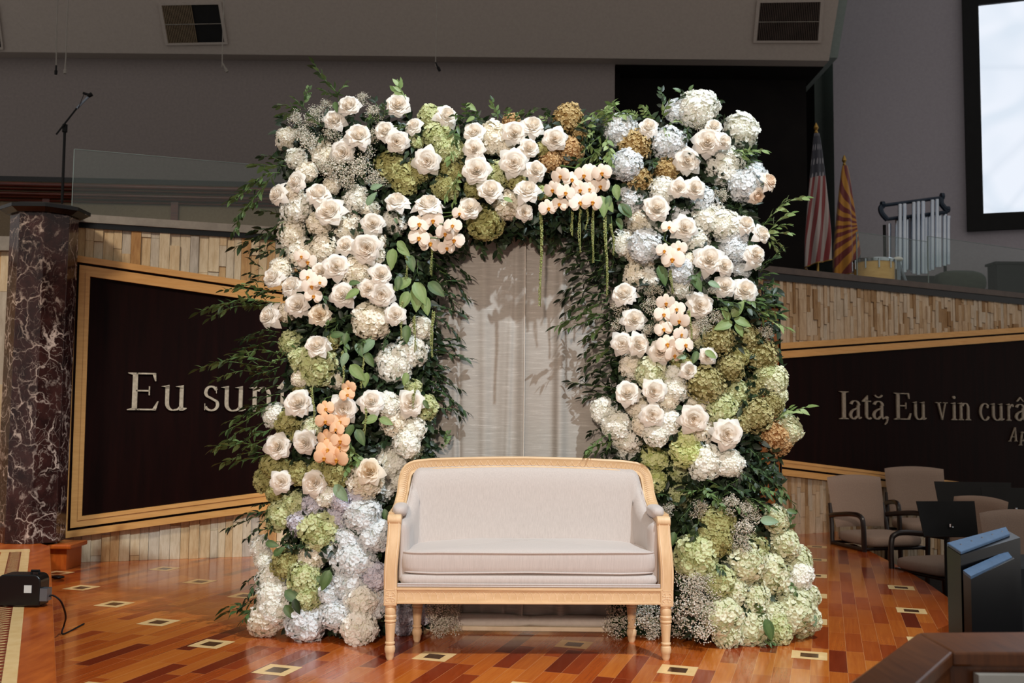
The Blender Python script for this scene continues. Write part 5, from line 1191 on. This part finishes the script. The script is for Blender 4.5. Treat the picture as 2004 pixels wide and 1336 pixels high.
# roses: (x, y, r, facing dx, dz, kind)
RS = cv(1, [(1010, 350, 66, -.1, .3), (915, 445, 64, 0, .2), (1330, 345, 74, .1, .1), (1655, 415, 68, .5, .2), (1075, 545, 76, .1, .3), (1245, 515, 62, 0, .3), (1325, 590, 70, .2, -.3), (1430, 485, 56, -.5, .4), (965, 660, 70, -.1, -.2), (1520, 715, 80, 0, -.3), (660, 850, 66, -.9, .1), (810, 925, 72, .1, .6), (535, 930, 64, -.9, .3), (1320, 975, 72, 0, 1.0), (1525, 990, 82, 0, 1.1), (880, 1040, 88, -.3, .3), (1165, 1125, 68, 0, 0), (1125, 1285, 84, 0, -.2), (985, 1265, 60, -.2, .1)]) \
 + cv(2, [(225, 525, 66, -.1, .2), (225, 635, 66, -.2, -.1), (490, 530, 72, 0, 0), (610, 480, 72, .2, .4), (755, 570, 72, .1, 0), (585, 630, 60, .2, 0), (240, 770, 86, 0, -.1), (485, 725, 84, 0, -.1), (630, 775, 64, .3, 0), (330, 905, 76, .1, .3), (575, 900, 76, .1, .5), (195, 1020, 70, .1, .3), (560, 1055, 52, .3, -.2)]) \
 + cv(3, [(405, 395, 66, 0, .3), (880, 395, 58, .2, .4), (835, 505, 94, -.1, 0), (955, 505, 60, .5, 0), (690, 645, 86, 0, 0), (625, 840, 66, -.2, 0), (745, 845, 72, .2, -.1), (465, 985, 86, 0, .1), (670, 1130, 82, .1, -.1), (1290, 790, 66, 1.2, .5, 'P'), (1200, 910, 56, .8, -.8, 'P'), (1115, 1100, 66, .3, .4), (1235, 1175, 66, .9, .2), (1190, 1320, 62, .4, .1)]) \
 + cv(4, [(510, 205, 66, -.7, .3), (630, 260, 66, -.6, .4), (670, 385, 70, 0, .1), (480, 455, 74, -.9, .2), (930, 135, 76, .2, .1), (820, 170, 56, -.2, 0), (965, 320, 74, -.1, 0), (1220, 185, 66, .2, .1), (1135, 280, 58, 0, 0), (1225, 320, 78, .1, -.1), (1120, 55, 62, 0, 0), (1315, 450, 64, .1, 0), (820, 450, 66, .1, .1, 'C'), (800, 650, 72, 0, .6), (675, 1025, 80, 0, .3), (975, 1065, 80, .1, .1), (1155, 1015, 74, 0, .3), (1415, 1025, 80, 0, .1), (540, 1310, 78, -.2, .2), (715, 1285, 70, -.2, .1)]) \
 + cv(5, [(1030, 85, 86, 0, .1), (1130, 130, 58, .3, 0), (1335, 75, 70, .7, .2), (1130, 260, 66, -.1, .2), (1265, 285, 74, .2, .2), (470, 310, 72, -.2, .4), (540, 480, 68, .1, .3), (970, 390, 76, .1, .1), (460, 640, 66, -.1, 0), (570, 640, 66, .3, .1), (705, 690, 70, -.2, .1), (895, 820, 52, .1, .2), (495, 960, 74, 0, .3), (670, 950, 72, .1, 0), (660, 1105, 70, 0, 0), (930, 1135, 84, 0, 0), (1150, 1230, 88, 0, .1), (1020, 725, 52, .1, 0)]) \
 + cv(6, [(475, 260, 62, 0, 0), (680, 265, 70, -.1, .3), (1025, 190, 74, 0, .4, 'C')])
rl_ = []
for i, q in enumerate(RS):
    px, py, pr, fx, fz = q[:5]; kd = q[5] if len(q) > 5 else 'W'
    r = seedr(px, py); Y = depth(px, py) - .085 + r.uniform(-.02, .02); R = pr * .94 / FPX * Y; p = PY(px, py, Y)
    mat = {'W': 'rose_white', 'C': 'rose_cream', 'P': 'rose_blush'}[kd]; cn_ = {'W': 'white', 'C': 'cream', 'P': 'blush'}[kd]
    ob = link_mesh('rose', r.choice(ROSES), None, mat)
    to = (CP - p).normalized(); out = Vector((to.x * .4 + fx * .8, -1, fz * .8 + r.uniform(-.1, .1)))
    a, b, n_ = frame_of(out, r.random() * 6.28)
    ob.matrix_world = Matrix.Translation(p) @ Matrix((a, b, n_)).transposed().to_4x4() @ Matrix.Scale(R, 4)
    stm = link_mesh('stem', RSTEM, ob)
    look = 'large' if pr > 23.5 else 'small' if pr < 18.5 else 'open'
    if abs(fx) > .55: look = 'side-turned'
    elif fz > .5: look = 'upturned'
    rl_.append((ob, f'{look} {cn_}', px, py, cn_, f'{cn_} roses on the arch'))
label_all(rl_, 'rose', 'rose')

# orchid sprays: each a stem carrying blossoms
SPRAYS = [('white orchid spray of six blossoms under the middle of the arch top, right of centre', 'W', cv(2, [(790, 815, 50, -1), (865, 840, 52), (945, 810, 52), (1062, 795, 52), (825, 925, 50), (740, 905, 50)])),
 ('white orchid spray of seven blossoms hanging at the right end of the arch top', 'W', cv(2, [(1060, 790, 48), (985, 775, 40), (920, 905, 50), (1050, 880, 52), (1000, 985, 56), (915, 990, 56), (980, 900, 44)])),
 ('small white orchid pair hanging lowest under the middle of the arch top', 'W', cv(2, [(710, 1025, 50), (785, 1000, 46)])),
 ('pale orchid spray at the inner left corner under the upturned roses', 'W', cv(1, [(1470, 1130, 56), (1560, 1105, 56), (1470, 1220, 56), (1540, 1255, 58), (1640, 1190, 50), (1650, 1285, 46), (1690, 1140, 48), (1700, 1235, 54), (1735, 1060, 40)])),
 ('blush orchid spray on the upper left column beside the side-turned roses', 'P', cv(4, [(740, 105, 50), (700, 70, 40), (745, 205, 46), (765, 265, 50), (820, 240, 40), (780, 330, 46)])),
 ('peach orchid spray hanging low on the left column, brightest peach of all', 'Q', cv(4, [(860, 1065, 44), (855, 1145, 50), (950, 1150, 52), (930, 1200, 42), (865, 1262, 52), (955, 1275, 50), (1000, 975, 40), (1010, 930, 40)]) + cv(6, [(765, 60, 54), (840, 45, 46), (745, 110, 50), (825, 120, 56), (790, 30, 40)])),
 ('white orchid spray on the upper right column with deep orange throats', 'W', cv(5, [(735, 35, 44), (790, 90, 62), (830, 20, 44)]) + cv(3, [(555, 1130, 46)])),
 ('white orchid spray at mid right column above the twin roses', 'W', cv(5, [(745, 375, 50), (730, 450, 50), (835, 490, 52), (815, 415, 46), (730, 545, 48), (755, 645, 56), (870, 650, 54), (845, 580, 44), (800, 715, 52)]))]
for lab, kd, L in SPRAYS:
    mid = L[0]; Y0 = depth(mid[0], mid[1]) - .10; base = PY(mid[0], mid[1] - 20, Y0 + .08)
    g = empty('orchid_spray', base, lab, 'orchid'); mat = {'W': 'orchid_white', 'P': 'orchid_white', 'Q': 'orchid_peach'}[kd]; pts = [Vector((0, 0, 0))]
    for q in L:
        px, py, pr = q[:3]; r = seedr(px, py); Y = depth(px, py) - .12 + r.uniform(-.03, .02); R = pr * 1.25 / FPX * Y; p = PY(px, py, Y) - base; pts.append(p + Vector((0, .03, .01)))
        ob = link_mesh('blossom', r.choice(ORCH), g, mat); n_ = Vector((r.uniform(-.45, .45), -1, r.uniform(-.45, .15))).normalized(); up = (Vector((r.uniform(-.25, .25), 0, 1)))
        up = (up - n_ * up.dot(n_)).normalized(); a = up.cross(n_)
        ob.matrix_local = Matrix.Translation(p) @ Matrix((a, up, n_)).transposed().to_4x4() @ Matrix.Scale(R, 4)
        link_mesh('lip', LIP, ob)
    pts = sorted(pts, key=lambda v_: -v_.z); mb = MB(); mb.tube(crom(pts, 3), .003, 5); mb.build('stem', 'stem_green', g)

# baby's breath
GY = cv(1, [(700, 470, 80), (800, 430, 76), (740, 610, 90), (700, 560, 70), (900, 560, 70), (1100, 320, 50), (1170, 410, 66), (1130, 640, 76), (960, 800, 110), (1090, 790, 100), (1180, 850, 66), (870, 780, 80), (1010, 880, 76), (1190, 560, 60), (860, 360, 50)]) + cv(5, [(445, 410, 70), (450, 520, 66), (670, 300, 60), (650, 400, 62), (630, 560, 50), (1060, 480, 70), (1390, 580, 60), (1060, 300, 44), (700, 480, 54), (980, 520, 60)]) \
 + cv(7, [(640, 900, 96), (640, 1050, 110), (740, 1150, 100), (620, 1180, 90), (740, 1000, 90), (720, 870, 70), (980, 560, 80), (900, 400, 70), (520, 430, 50), (420, 1080, 110), (300, 1050, 110), (200, 1120, 90), (420, 1180, 80), (1020, 480, 66), (960, 640, 60), (700, 420, 64), (1000, 420, 60)]) + cv(6, [(1440, 1060, 90), (1530, 1130, 80), (1450, 1160, 76), (1560, 1040, 60)]) + cv(3, [(930, 900, 56), (790, 400, 50)])
gl_ = []
for i, (px, py, pr) in enumerate(GY):
    r = seedr(px, py); Y = depth(px, py) - .03 + r.uniform(-.02, .02); R = pr * 1.15 / FPX * Y; p = PY(px, py, Y); p.z = max(p.z, R * .75)
    out = Vector((r.uniform(-.4, .4), -1, .4)); a, b, n_ = frame_of(out, r.random() * 6); sm, fm = r.choice(GYPS)
    dk = py > 1150 and 800 < px < 1260
    ob = link_mesh('gypsophila_clump', sm); ob.matrix_world = Matrix.Translation(p) @ Matrix((a, b, n_)).transposed().to_4x4() @ Matrix.Scale(R, 4)
    link_mesh('florets', fm, ob)
    gl_.append((ob, 'fine white', px, py, 'white', "baby's breath clumps on the arch"))
label_all(gl_, "baby's breath clump", "baby's breath")

# hanging amaranthus ropes: (x, y top, y bottom)
AM = [(1058, 415, 600), (1118, 415, 462), (1134, 410, 495), (1162, 410, 515), (1186, 420, 580), (1197, 440, 500), (794, 500, 545), (843, 480, 540), (846, 610, 700), (787, 590, 665), (812, 620, 690), (611, 760, 830), (671, 690, 780), (715, 800, 860), (711, 700, 760), (812, 760, 800), (1313, 530, 575), (1350, 610, 670), (1150, 405, 450)]
al_ = []
for i, (px, y0, y1) in enumerate(AM):
    r = seedr(px, y0); Y = depth(px, y0) - (.10 if py > 0 else 0); a = PY(px, y0, Y); b = PY(px + r.uniform(-5, 5), y1, Y); n = int((a - b).length / .006)
    mb = MB(); o = a.copy(); w_ = .008 if i in (0, 4, 8) else .0065
    mb.tube([(0, 0, .01), (b - a) * .5 + Vector((.004, 0, 0)), b - a], .002, 5)
    for k in range(n):
        t_ = k / n; c = (b - a) * t_ + Vector((.006 * math.sin(t_ * 5 + i), 0, 0))
        for q in range(4):
            an = r.random() * 6.28; mb.tone = r.random(); s = w_ * r.uniform(.5, .8) * (1 - .45 * t_)
            mb.cushion(c + Vector((math.cos(an), math.sin(an), r.uniform(-.5, .5))) * w_ * .7 * (1 - .4 * t_), s, s, s * .8, 1, 1, 5, 3)
    ob = mb.build('amaranth_tassel', 'amaranth', None, sharp=False); ob.location = o
    al_.append((ob, 'long green' if y1 - y0 > 100 else 'short green', px, (y0 + y1) / 2, 'green', 'hanging green amaranth tassels on the arch'))
label_all(al_, 'hanging amaranth tassel', 'amaranth')

# broad leaves: (x, y, length px, direction deg in the picture, material)
BL = cv(1, [(1150, 900, 80, 20, 'leaf_grey'), (1130, 1010, 100, 60, 'leaf_grey'), (1330, 1240, 90, -50, 'leaf_light'), (1310, 1090, 40, -60, 'leaf_mid'), (920, 330, 70, -80, 'leaf_mid')]) + cv(4, [(1010, 250, 70, 10, 'leaf_mid'), (1080, 290, 100, -150, 'leaf_light'), (1020, 780, 130, -45, 'leaf_light'), (1180, 620, 130, -140, 'leaf_grey'), (1000, 570, 80, -100, 'leaf_mid'), (1060, 640, 90, -60, 'leaf_mid'), (1300, 20, 130, -95, 'leaf_light'), (1330, 0, 100, -40, 'leaf_light'), (1400, 60, 110, -70, 'leaf_mid'), (1530, 240, 130, -40, 'leaf_mid'), (1420, 220, 130, -150, 'leaf_light'), (1440, 240, 150, -60, 'leaf_light'), (1460, 260, 160, -90, 'leaf_light'), (1400, 300, 120, -110, 'leaf_light'), (1340, 200, 90, -95, 'leaf_mid'), (1500, 330, 120, -75, 'leaf_light'), (1120, 700, 100, -60, 'leaf_mid'), (1000, 700, 90, -110, 'leaf_grey'), (1200, 1120, 100, -160, 'leaf_light'), (1210, 1130, 90, -20, 'leaf_light'), (1040, 1170, 100, -120, 'leaf_mid'), (1060, 1200, 110, -60, 'leaf_mid'), (1500, 1010, 60, -60, 'leaf_mid'), (890, 590, 90, 10, 'leaf_mid'), (1130, 830, 90, -100, 'leaf_light'), (1390, 830, 80, -100, 'leaf_light'), (1390, 520, 110, -90, 'leaf_mid')]) \
 + cv(6, [(810, 280, 120, -50, 'leaf_grey'), (780, 810, 120, -110, 'leaf_mid'), (700, 850, 70, -40, 'leaf_mid'), (500, 940, 120, -30, 'leaf_mid'), (380, 640, 80, -10, 'leaf_mid'), (430, 720, 80, 40, 'leaf_mid'), (1120, 430, 70, -80, 'leaf_mid'), (500, 1030, 100, -50, 'leaf_mid'), (560, 990, 90, -70, 'leaf_dark')]) + cv(5, [(700, 130, 130, -70, 'leaf_mid'), (920, 200, 110, -60, 'leaf_mid'), (1020, 240, 80, -20, 'leaf_grey'), (1180, 500, 120, -160, 'leaf_light'), (1190, 480, 110, -20, 'leaf_light'), (1180, 470, 120, 60, 'leaf_light'), (1200, 510, 90, -60, 'leaf_light'), (1160, 490, 90, 120, 'leaf_light'), (950, 690, 80, -110, 'leaf_mid'), (1000, 690, 80, -30, 'leaf_light'), (880, 730, 60, 180, 'leaf_grey')]) \
 + cv(3, [(60, 900, 150, -80, 'leaf_light'), (190, 960, 120, -50, 'leaf_mid'), (160, 830, 100, -80, 'leaf_light'), (120, 900, 90, -100, 'leaf_mid'), (180, 1060, 90, -70, 'leaf_mid'), (640, 150, 60, 150, 'leaf_mid'), (700, 140, 50, 60, 'leaf_mid')]) + cv(7, [(1080, 490, 100, 0, 'leaf_grey'), (1110, 1090, 120, -70, 'leaf_mid'), (1400, 1060, 70, -80, 'leaf_grey'), (560, 560, 90, -110, 'leaf_mid'), (1240, 430, 60, -10, 'leaf_mid')]) + cv(2, [(420, 960, 60, -20, 'leaf_light'), (170, 345, 80, -30, 'leaf_light'), (230, 430, 60, -150, 'leaf_light'), (1080, 960, 100, -60, 'leaf_light'), (1150, 870, 90, -80, 'leaf_light'), (1200, 1000, 90, -50, 'leaf_mid')])
bl_ = []
for i, (px, py, L, an, mt) in enumerate([(a, b, c, d, e) for a, b, c, d, e in BL]):
    r = seedr(px, py); Y = depth(px, py) - .10; p = PY(px, py, Y); S = L / FPX * Y * 1.1
    an = math.radians(an); d = Vector((math.cos(an), -.25, math.sin(an))).normalized(); n_ = Vector((r.uniform(-.3, .3), -1, .35)); n_ = (n_ - d * n_.dot(d)).normalized()
    ob = link_mesh('broad_leaf', BIGL, None, mt); ob.matrix_world = Matrix.Translation(p) @ Matrix((d, n_.cross(d), n_)).transposed().to_4x4() @ Matrix.Scale(S, 4)
    cn_ = {'leaf_grey': 'grey-green', 'leaf_light': 'light green', 'leaf_mid': 'mid green', 'leaf_dark': 'dark green'}[mt]
    bl_.append((ob, f'broad {cn_}', px, py, cn_, f'broad {cn_} leaves on the arch'))
label_all(bl_, 'leaf', 'leaf')

# foliage sprigs: root px -> tip px
def sp(k, L): ox, oy, s = CROPS[k]; return [(ox + a / s, oy + b / s, ox + c / s, oy + d / s, m) for a, b, c, d, m in L]
SG = sp(1, [(600, 720, 440, 690, 'D'), (600, 760, 390, 750, 'M'), (560, 790, 330, 880, 'M'), (480, 840, 260, 940, 'M'), (420, 900, 215, 985, 'M'), (440, 930, 280, 1090, 'M'), (420, 960, 255, 1170, 'M'), (520, 820, 400, 960, 'M'), (600, 1080, 440, 1050, 'D'), (600, 1160, 400, 1180, 'D'), (600, 1200, 270, 1270, 'D'), (600, 1240, 360, 1310, 'D'), (590, 1120, 430, 1230, 'D'), (600, 1290, 440, 1330, 'D'), (940, 330, 780, 80, 'M'), (920, 300, 830, 250, 'M'), (930, 290, 990, 210, 'M'), (700, 380, 550, 360, 'M'), (700, 400, 560, 420, 'M'), (720, 370, 740, 250, 'M'), (730, 390, 650, 310, 'M'), (1210, 460, 1180, 320, 'D'), (1230, 440, 1250, 350, 'D'), (1320, 420, 1330, 230, 'L'), (1400, 430, 1330, 230, 'L'), (1180, 440, 1120, 440, 'M'), (1400, 500, 1330, 480, 'M'), (1700, 420, 1640, 360, 'M'), (830, 500, 760, 420, 'M'), (870, 560, 800, 600, 'D')]) \
 + sp(2, [(200, 430, 170, 350, 'M'), (280, 450, 240, 400, 'M'), (380, 450, 350, 320, 'M'), (460, 440, 440, 370, 'M'), (500, 460, 530, 380, 'M'), (560, 430, 630, 375, 'M'), (700, 460, 680, 420, 'L'), (730, 450, 700, 380, 'D'), (900, 500, 990, 420, 'L'), (960, 500, 1090, 390, 'L'), (1000, 480, 1130, 340, 'L'), (1060, 480, 1200, 400, 'L'), (1080, 440, 1150, 340, 'L'), (1100, 430, 1250, 420, 'L'), (1050, 560, 960, 640, 'L'), (1080, 600, 1000, 700, 'L'), (1100, 560, 1110, 700, 'L'), (1010, 520, 960, 560, 'L'), (1060, 640, 920, 740, 'L'), (1100, 650, 1110, 760, 'L'), (120, 480, 100, 590, 'M'), (100, 560, 60, 700, 'L'), (130, 780, 100, 980, 'L'), (120, 840, 40, 960, 'L'), (180, 440, 90, 420, 'M'), (1120, 480, 1060, 420, 'L'), (980, 600, 1040, 720, 'L')]) \
 + sp(2, [(x, y, x + dx, y + L, 'D') for x, y, dx, L in ((430, 1060, 40, 130), (470, 1080, -10, 150), (520, 1090, 30, 150), (560, 1110, -20, 130), (620, 1080, 20, 160), (680, 1090, -30, 140), (600, 1120, 40, 180), (730, 1080, 10, 170), (780, 1090, -40, 200), (830, 1060, 50, 200), (880, 1080, -20, 240), (930, 1080, 60, 260), (960, 1120, -50, 230), (1000, 1100, 30, 250), (1050, 1100, -40, 230), (1090, 1120, -10, 210), (1120, 1080, 30, 260), (400, 1120, -10, 200), (250, 1180, 30, 160), (180, 1160, -20, 170), (1150, 1150, -60, 200), (1130, 1250, -120, 60))]) \
 + sp(3, [(500, 350, 560, 220, 'L'), (450, 350, 380, 260, 'L'), (400, 330, 350, 250, 'L'), (330, 340, 280, 280, 'L'), (250, 340, 130, 240, 'L'), (200, 350, 60, 290, 'L'), (520, 280, 490, 140, 'D'), (560, 260, 640, 190, 'D'), (680, 190, 640, 130, 'D'), (880, 230, 930, 200, 'D'), (560, 380, 640, 350, 'L'), (500, 400, 560, 450, 'L'), (1010, 560, 1090, 620, 'L'), (1060, 620, 1250, 570, 'L'), (1080, 600, 1170, 570, 'L'), (1020, 580, 1100, 560, 'L'), (1100, 690, 1180, 640, 'M'), (1060, 960, 1110, 1040, 'D'), (1000, 900, 1060, 960, 'D'), (1240, 1120, 1390, 960, 'L'), (1330, 1000, 1540, 910, 'L'), (1260, 1180, 1430, 1030, 'L'), (1270, 1200, 1430, 1170, 'L'), (1290, 1220, 1390, 1270, 'L'), (1270, 1230, 1360, 1310, 'L'), (1300, 1150, 1420, 1110, 'L'), (1200, 1150, 1280, 1080, 'M'), (660, 390, 720, 450, 'D'), (700, 400, 680, 480, 'D'), (470, 620, 430, 700, 'D'), (1050, 1000, 980, 960, 'D'), (640, 600, 760, 620, 'D'), (1150, 1230, 1130, 1260, 'M')]) \
 + sp(4, [(560, 340, 200, 290, 'M'), (560, 360, 120, 410, 'M'), (540, 380, 45, 430, 'M'), (520, 370, 110, 470, 'M'), (480, 300, 310, 260, 'M'), (560, 300, 340, 340, 'D'), (450, 160, 360, 90, 'D'), (450, 200, 340, 190, 'D'), (500, 60, 400, 20, 'D'), (520, 250, 380, 240, 'D'), (540, 600, 300, 620, 'D'), (560, 560, 340, 590, 'D'), (560, 640, 290, 680, 'D'), (540, 700, 250, 710, 'M'), (540, 760, 130, 760, 'M'), (520, 790, 40, 800, 'M'), (540, 820, 150, 870, 'M'), (560, 800, 380, 860, 'D'), (600, 740, 500, 760, 'M'), (600, 700, 530, 690, 'M'), (560, 860, 400, 900, 'D'), (560, 920, 420, 940, 'D'), (560, 980, 400, 1000, 'D'), (500, 1060, 230, 1150, 'M'), (480, 1080, 210, 1220, 'M'), (400, 1180, 130, 1330, 'M'), (480, 1050, 340, 1060, 'D'), (540, 1020, 360, 1080, 'D'), (480, 1140, 380, 1220, 'M'), (520, 1200, 360, 1260, 'M'), (500, 1260, 350, 1320, 'M'), (860, 280, 840, 380, 'D'), (860, 560, 900, 480, 'M'), (960, 480, 1020, 450, 'D'), (600, 660, 700, 640, 'M')]) \
 + sp(4, [(1540, 40, 1700, 90, 'D'), (1560, 80, 1800, 190, 'D'), (1600, 60, 1800, 60, 'D'), (1560, 120, 1740, 260, 'D'), (1600, 160, 1780, 320, 'D'), (1580, 220, 1700, 400, 'D'), (1600, 280, 1760, 440, 'D'), (1580, 320, 1800, 350, 'D'), (1560, 100, 1660, 210, 'D'), (1560, 400, 1780, 460, 'D'), (1560, 460, 1740, 600, 'D'), (1580, 500, 1600, 660, 'D'), (1540, 640, 1700, 620, 'D'), (1540, 700, 1800, 740, 'D'), (1540, 680, 1730, 660, 'D'), (1520, 760, 1640, 800, 'D'), (1520, 800, 1660, 880, 'D'), (1500, 840, 1740, 950, 'D'), (1540, 880, 1700, 1010, 'D'), (1560, 940, 1780, 1090, 'D'), (1540, 980, 1740, 1130, 'D'), (1500, 900, 1640, 930, 'D'), (1560, 860, 1640, 850, 'D'), (1600, 1060, 1750, 1090, 'D'), (1490, 1280, 1550, 1330, 'D'), (1640, 1330, 1650, 1230, 'M'), (1480, 780, 1600, 720, 'D'), (1640, 240, 1780, 230, 'D'), (1520, 560, 1600, 580, 'D'), (1460, 100, 1480, 230, 'D'), (1500, 60, 1560, 200, 'D'), (1280, 560, 1240, 660, 'D'), (940, 520, 880, 580, 'M'), (1000, 560, 970, 700, 'M'), (1160, 600, 1080, 650, 'M')]) \
 + sp(5, [(300, 40, 60, 80, 'D'), (300, 0, 100, 20, 'D'), (330, 100, 90, 150, 'D'), (340, 160, 160, 210, 'D'), (350, 200, 80, 300, 'D'), (360, 260, 60, 360, 'D'), (340, 300, 90, 430, 'D'), (360, 380, 180, 420, 'M'), (350, 440, 30, 520, 'M'), (340, 470, 110, 550, 'M'), (380, 500, 230, 600, 'M'), (400, 560, 200, 620, 'D'), (400, 620, 200, 700, 'D'), (420, 660, 260, 740, 'M'), (420, 720, 200, 790, 'D'), (430, 760, 210, 860, 'D'), (440, 800, 300, 880, 'D'), (460, 860, 370, 920, 'D'), (440, 960, 120, 900, 'D'), (440, 1000, 200, 990, 'D'), (420, 1020, 260, 960, 'D'), (340, 1180, 250, 1230, 'D'), (380, 1230, 290, 1290, 'M'), (400, 1280, 240, 1330, 'M'), (340, 60, 200, 120, 'D'), (360, 120, 250, 220, 'D'), (400, 100, 330, 300, 'D'), (380, 340, 260, 380, 'D'), (380, 440, 260, 500, 'D'), (400, 700, 280, 650, 'D'), (1330, 160, 1450, 90, 'D'), (1360, 180, 1500, 40, 'D'), (1340, 220, 1440, 180, 'M'), (1360, 280, 1450, 250, 'M'), (1300, 360, 1460, 330, 'M'), (1330, 400, 1490, 400, 'M'), (1320, 430, 1500, 460, 'L'), (1360, 470, 1540, 550, 'L'), (1200, 360, 1360, 380, 'M'), (1100, 360, 1300, 420, 'D'), (1050, 340, 1200, 400, 'D'), (1040, 430, 1170, 400, 'M'), (1340, 330, 1420, 420, 'D'), (1480, 1120, 1680, 1060, 'L'), (1470, 1150, 1560, 1060, 'L'), (980, 160, 900, 260, 'M'), (640, 420, 690, 440, 'M')]) \
 + sp(6, [(370, 50, 60, 40, 'M'), (360, 80, 90, 150, 'M'), (350, 60, 180, 10, 'M'), (380, 100, 200, 150, 'M'), (400, 460, 140, 560, 'D'), (410, 440, 230, 480, 'D'), (420, 480, 260, 620, 'D'), (420, 400, 320, 410, 'D'), (430, 520, 370, 620, 'D'), (420, 560, 340, 560, 'D'), (560, 560, 480, 620, 'D'), (620, 640, 520, 690, 'D'), (350, 830, 250, 900, 'D'), (350, 860, 270, 980, 'D'), (340, 920, 250, 1010, 'D'), (300, 1020, 120, 1060, 'M'), (310, 1060, 120, 1090, 'M'), (330, 980, 220, 1050, 'D'), (340, 1030, 230, 1140, 'M'), (440, 640, 560, 660, 'D'), (980, 100, 880, 160, 'M'), (950, 120, 860, 230, 'M'), (1400, 90, 1440, 110, 'D'), (520, 1000, 580, 1090, 'M'), (600, 620, 640, 700, 'D'), (820, 60, 940, 120, 'L'), (900, 20, 960, 140, 'L')]) \
 + sp(7, [(120, 20, 10, 90, 'M'), (100, 60, 0, 120, 'M'), (160, 40, 120, 110, 'D'), (680, 320, 600, 300, 'M'), (760, 300, 640, 330, 'M'), (820, 320, 700, 360, 'M'), (880, 280, 1000, 330, 'D'), (900, 330, 780, 260, 'M'), (1000, 260, 1130, 340, 'M'), (1060, 200, 1180, 260, 'D'), (1080, 280, 1210, 360, 'M'), (960, 340, 1080, 420, 'M'), (880, 360, 980, 440, 'M'), (820, 340, 860, 460, 'M'), (1020, 360, 1160, 420, 'M'), (1100, 180, 1210, 220, 'D'), (1140, 240, 1240, 340, 'M'), (1180, 260, 1300, 440, 'M'), (1160, 140, 1180, 240, 'D'), (740, 280, 800, 380, 'M'), (960, 200, 1060, 270, 'D'), (1000, 150, 1090, 190, 'D'), (700, 380, 620, 440, 'D'), (650, 420, 580, 520, 'D'), (600, 540, 550, 620, 'M'), (620, 460, 640, 580, 'D'), (700, 480, 680, 600, 'D'), (940, 600, 1020, 640, 'D'), (900, 640, 860, 720, 'D'), (800, 760, 860, 800, 'D'), (1250, 860, 1300, 920, 'M'), (1100, 1080, 1060, 1000, 'M'), (1090, 1230, 1160, 1240, 'M'), (1240, 560, 1270, 480, 'M'), (480, 420, 560, 380, 'D'), (450, 330, 520, 340, 'D'), (560, 760, 640, 820, 'D'), (1020, 60, 1090, 130, 'D'), (950, 240, 860, 300, 'D')])
sl_ = []
DK = {'D': ('leaf_dark', 'dark green'), 'M': ('leaf_mid', 'mid green'), 'L': ('leaf_light', 'light green')}
fwd = random.Random(99)
for i, (x0, y0, x1, y1, k) in enumerate(SG):
    r = seedr(x0 + x1, y0 + y1); Y0 = min(depth(x0, y0), 5.36) - .04 + r.uniform(-.03, .03); Y1 = min(Y0 + r.uniform(-.08, .04), 5.34)
    if k == 'D' and 840 < x1 < 1200 and y1 > 430: Y0 = max(Y0, 5.27); Y1 = 5.325
    a, b = PY(x0, y0, Y0), PY(x1, y1, Y1); d = b - a; L = d.length
    b.z = max(b.z, .03); a.z = max(a.z, .03); d = b - a
    q = 0 if L < .17 else 1 if L < .28 else 2
    sm, lm = r.choice(SPR[DK[k][0]][q]); L0 = (.14, .22, .34)[q] * 1.0
    ex = d.normalized(); upv = Vector((0, 0, 1)) if abs(ex.z) < .85 else Vector((r.uniform(-1, 1), -1, 0)); ez = (upv - ex * upv.dot(ex)).normalized(); ey = ez.cross(ex)
    # the sprig droops, so aim its chord
    ang = math.atan(.22); rot = Matrix.Rotation(-ang, 3, 'Y')
    Rm = Matrix((ex, ey, ez)).transposed() @ rot; s = L / L0 * .98
    s2 = max(.75, min(1.25, s))
    ob = link_mesh('foliage_sprig', sm); ob.matrix_world = Matrix.Translation(a) @ Rm.to_4x4() @ Matrix.Diagonal((s, s2, s2, 1)); link_mesh('leaves', lm, ob)
    sl_.append((ob, DK[k][1], (x0 + x1) / 2, (y0 + y1) / 2, DK[k][1], f'{DK[k][1]} foliage sprigs on the arch'))
label_all(sl_, 'foliage sprig', 'foliage')

# dense filler leaves packed behind the flowers (uncountable)
r = random.Random(42); mb = MB()
def fill(n, x0, x1, y0, y1, yb=.0):
    for _ in range(n):
        px, py = r.uniform(x0, x1), r.uniform(y0, y1); Y = depth(px, py) + r.uniform(-.0, .16) + yb; Y = min(Y, 5.42)
        if 860 < px < 1185 and py > 560: continue
        p = PY(px, py, Y); p.z = max(p.z, .03); mb.tone = r.random() ** 1.3 * .8
        d = Vector((r.gauss(0, 1), r.gauss(-.5, .6), r.gauss(-.3, .8))).normalized(); nn = Vector((r.gauss(0, .6), -1, r.gauss(.3, .6)))
        leaf(mb, p, d, nn, r.uniform(.035, .075), r.uniform(.009, .017), .2, .2, 4)
fill(6500, 560, 845, 260, 1235); fill(2400, 1205, 1470, 260, 560); fill(5200, 1205, 1525, 560, 1240); fill(2600, 600, 1470, 225, 455); fill(500, 545, 850, 230, 400); fill(220, 1210, 1430, 235, 400); fill(320, 820, 880, 420, 900, .04); fill(360, 1150, 1215, 430, 900, .04); fill(350, 900, 1180, 420, 470, .02)
fo = mb.build('filler_foliage', 'leaf_dark', None, sharp=False); tag(fo, 'mass of small dark leaves packed between the flowers all over the arch', 'foliage'); fo['kind'] = 'stuff'
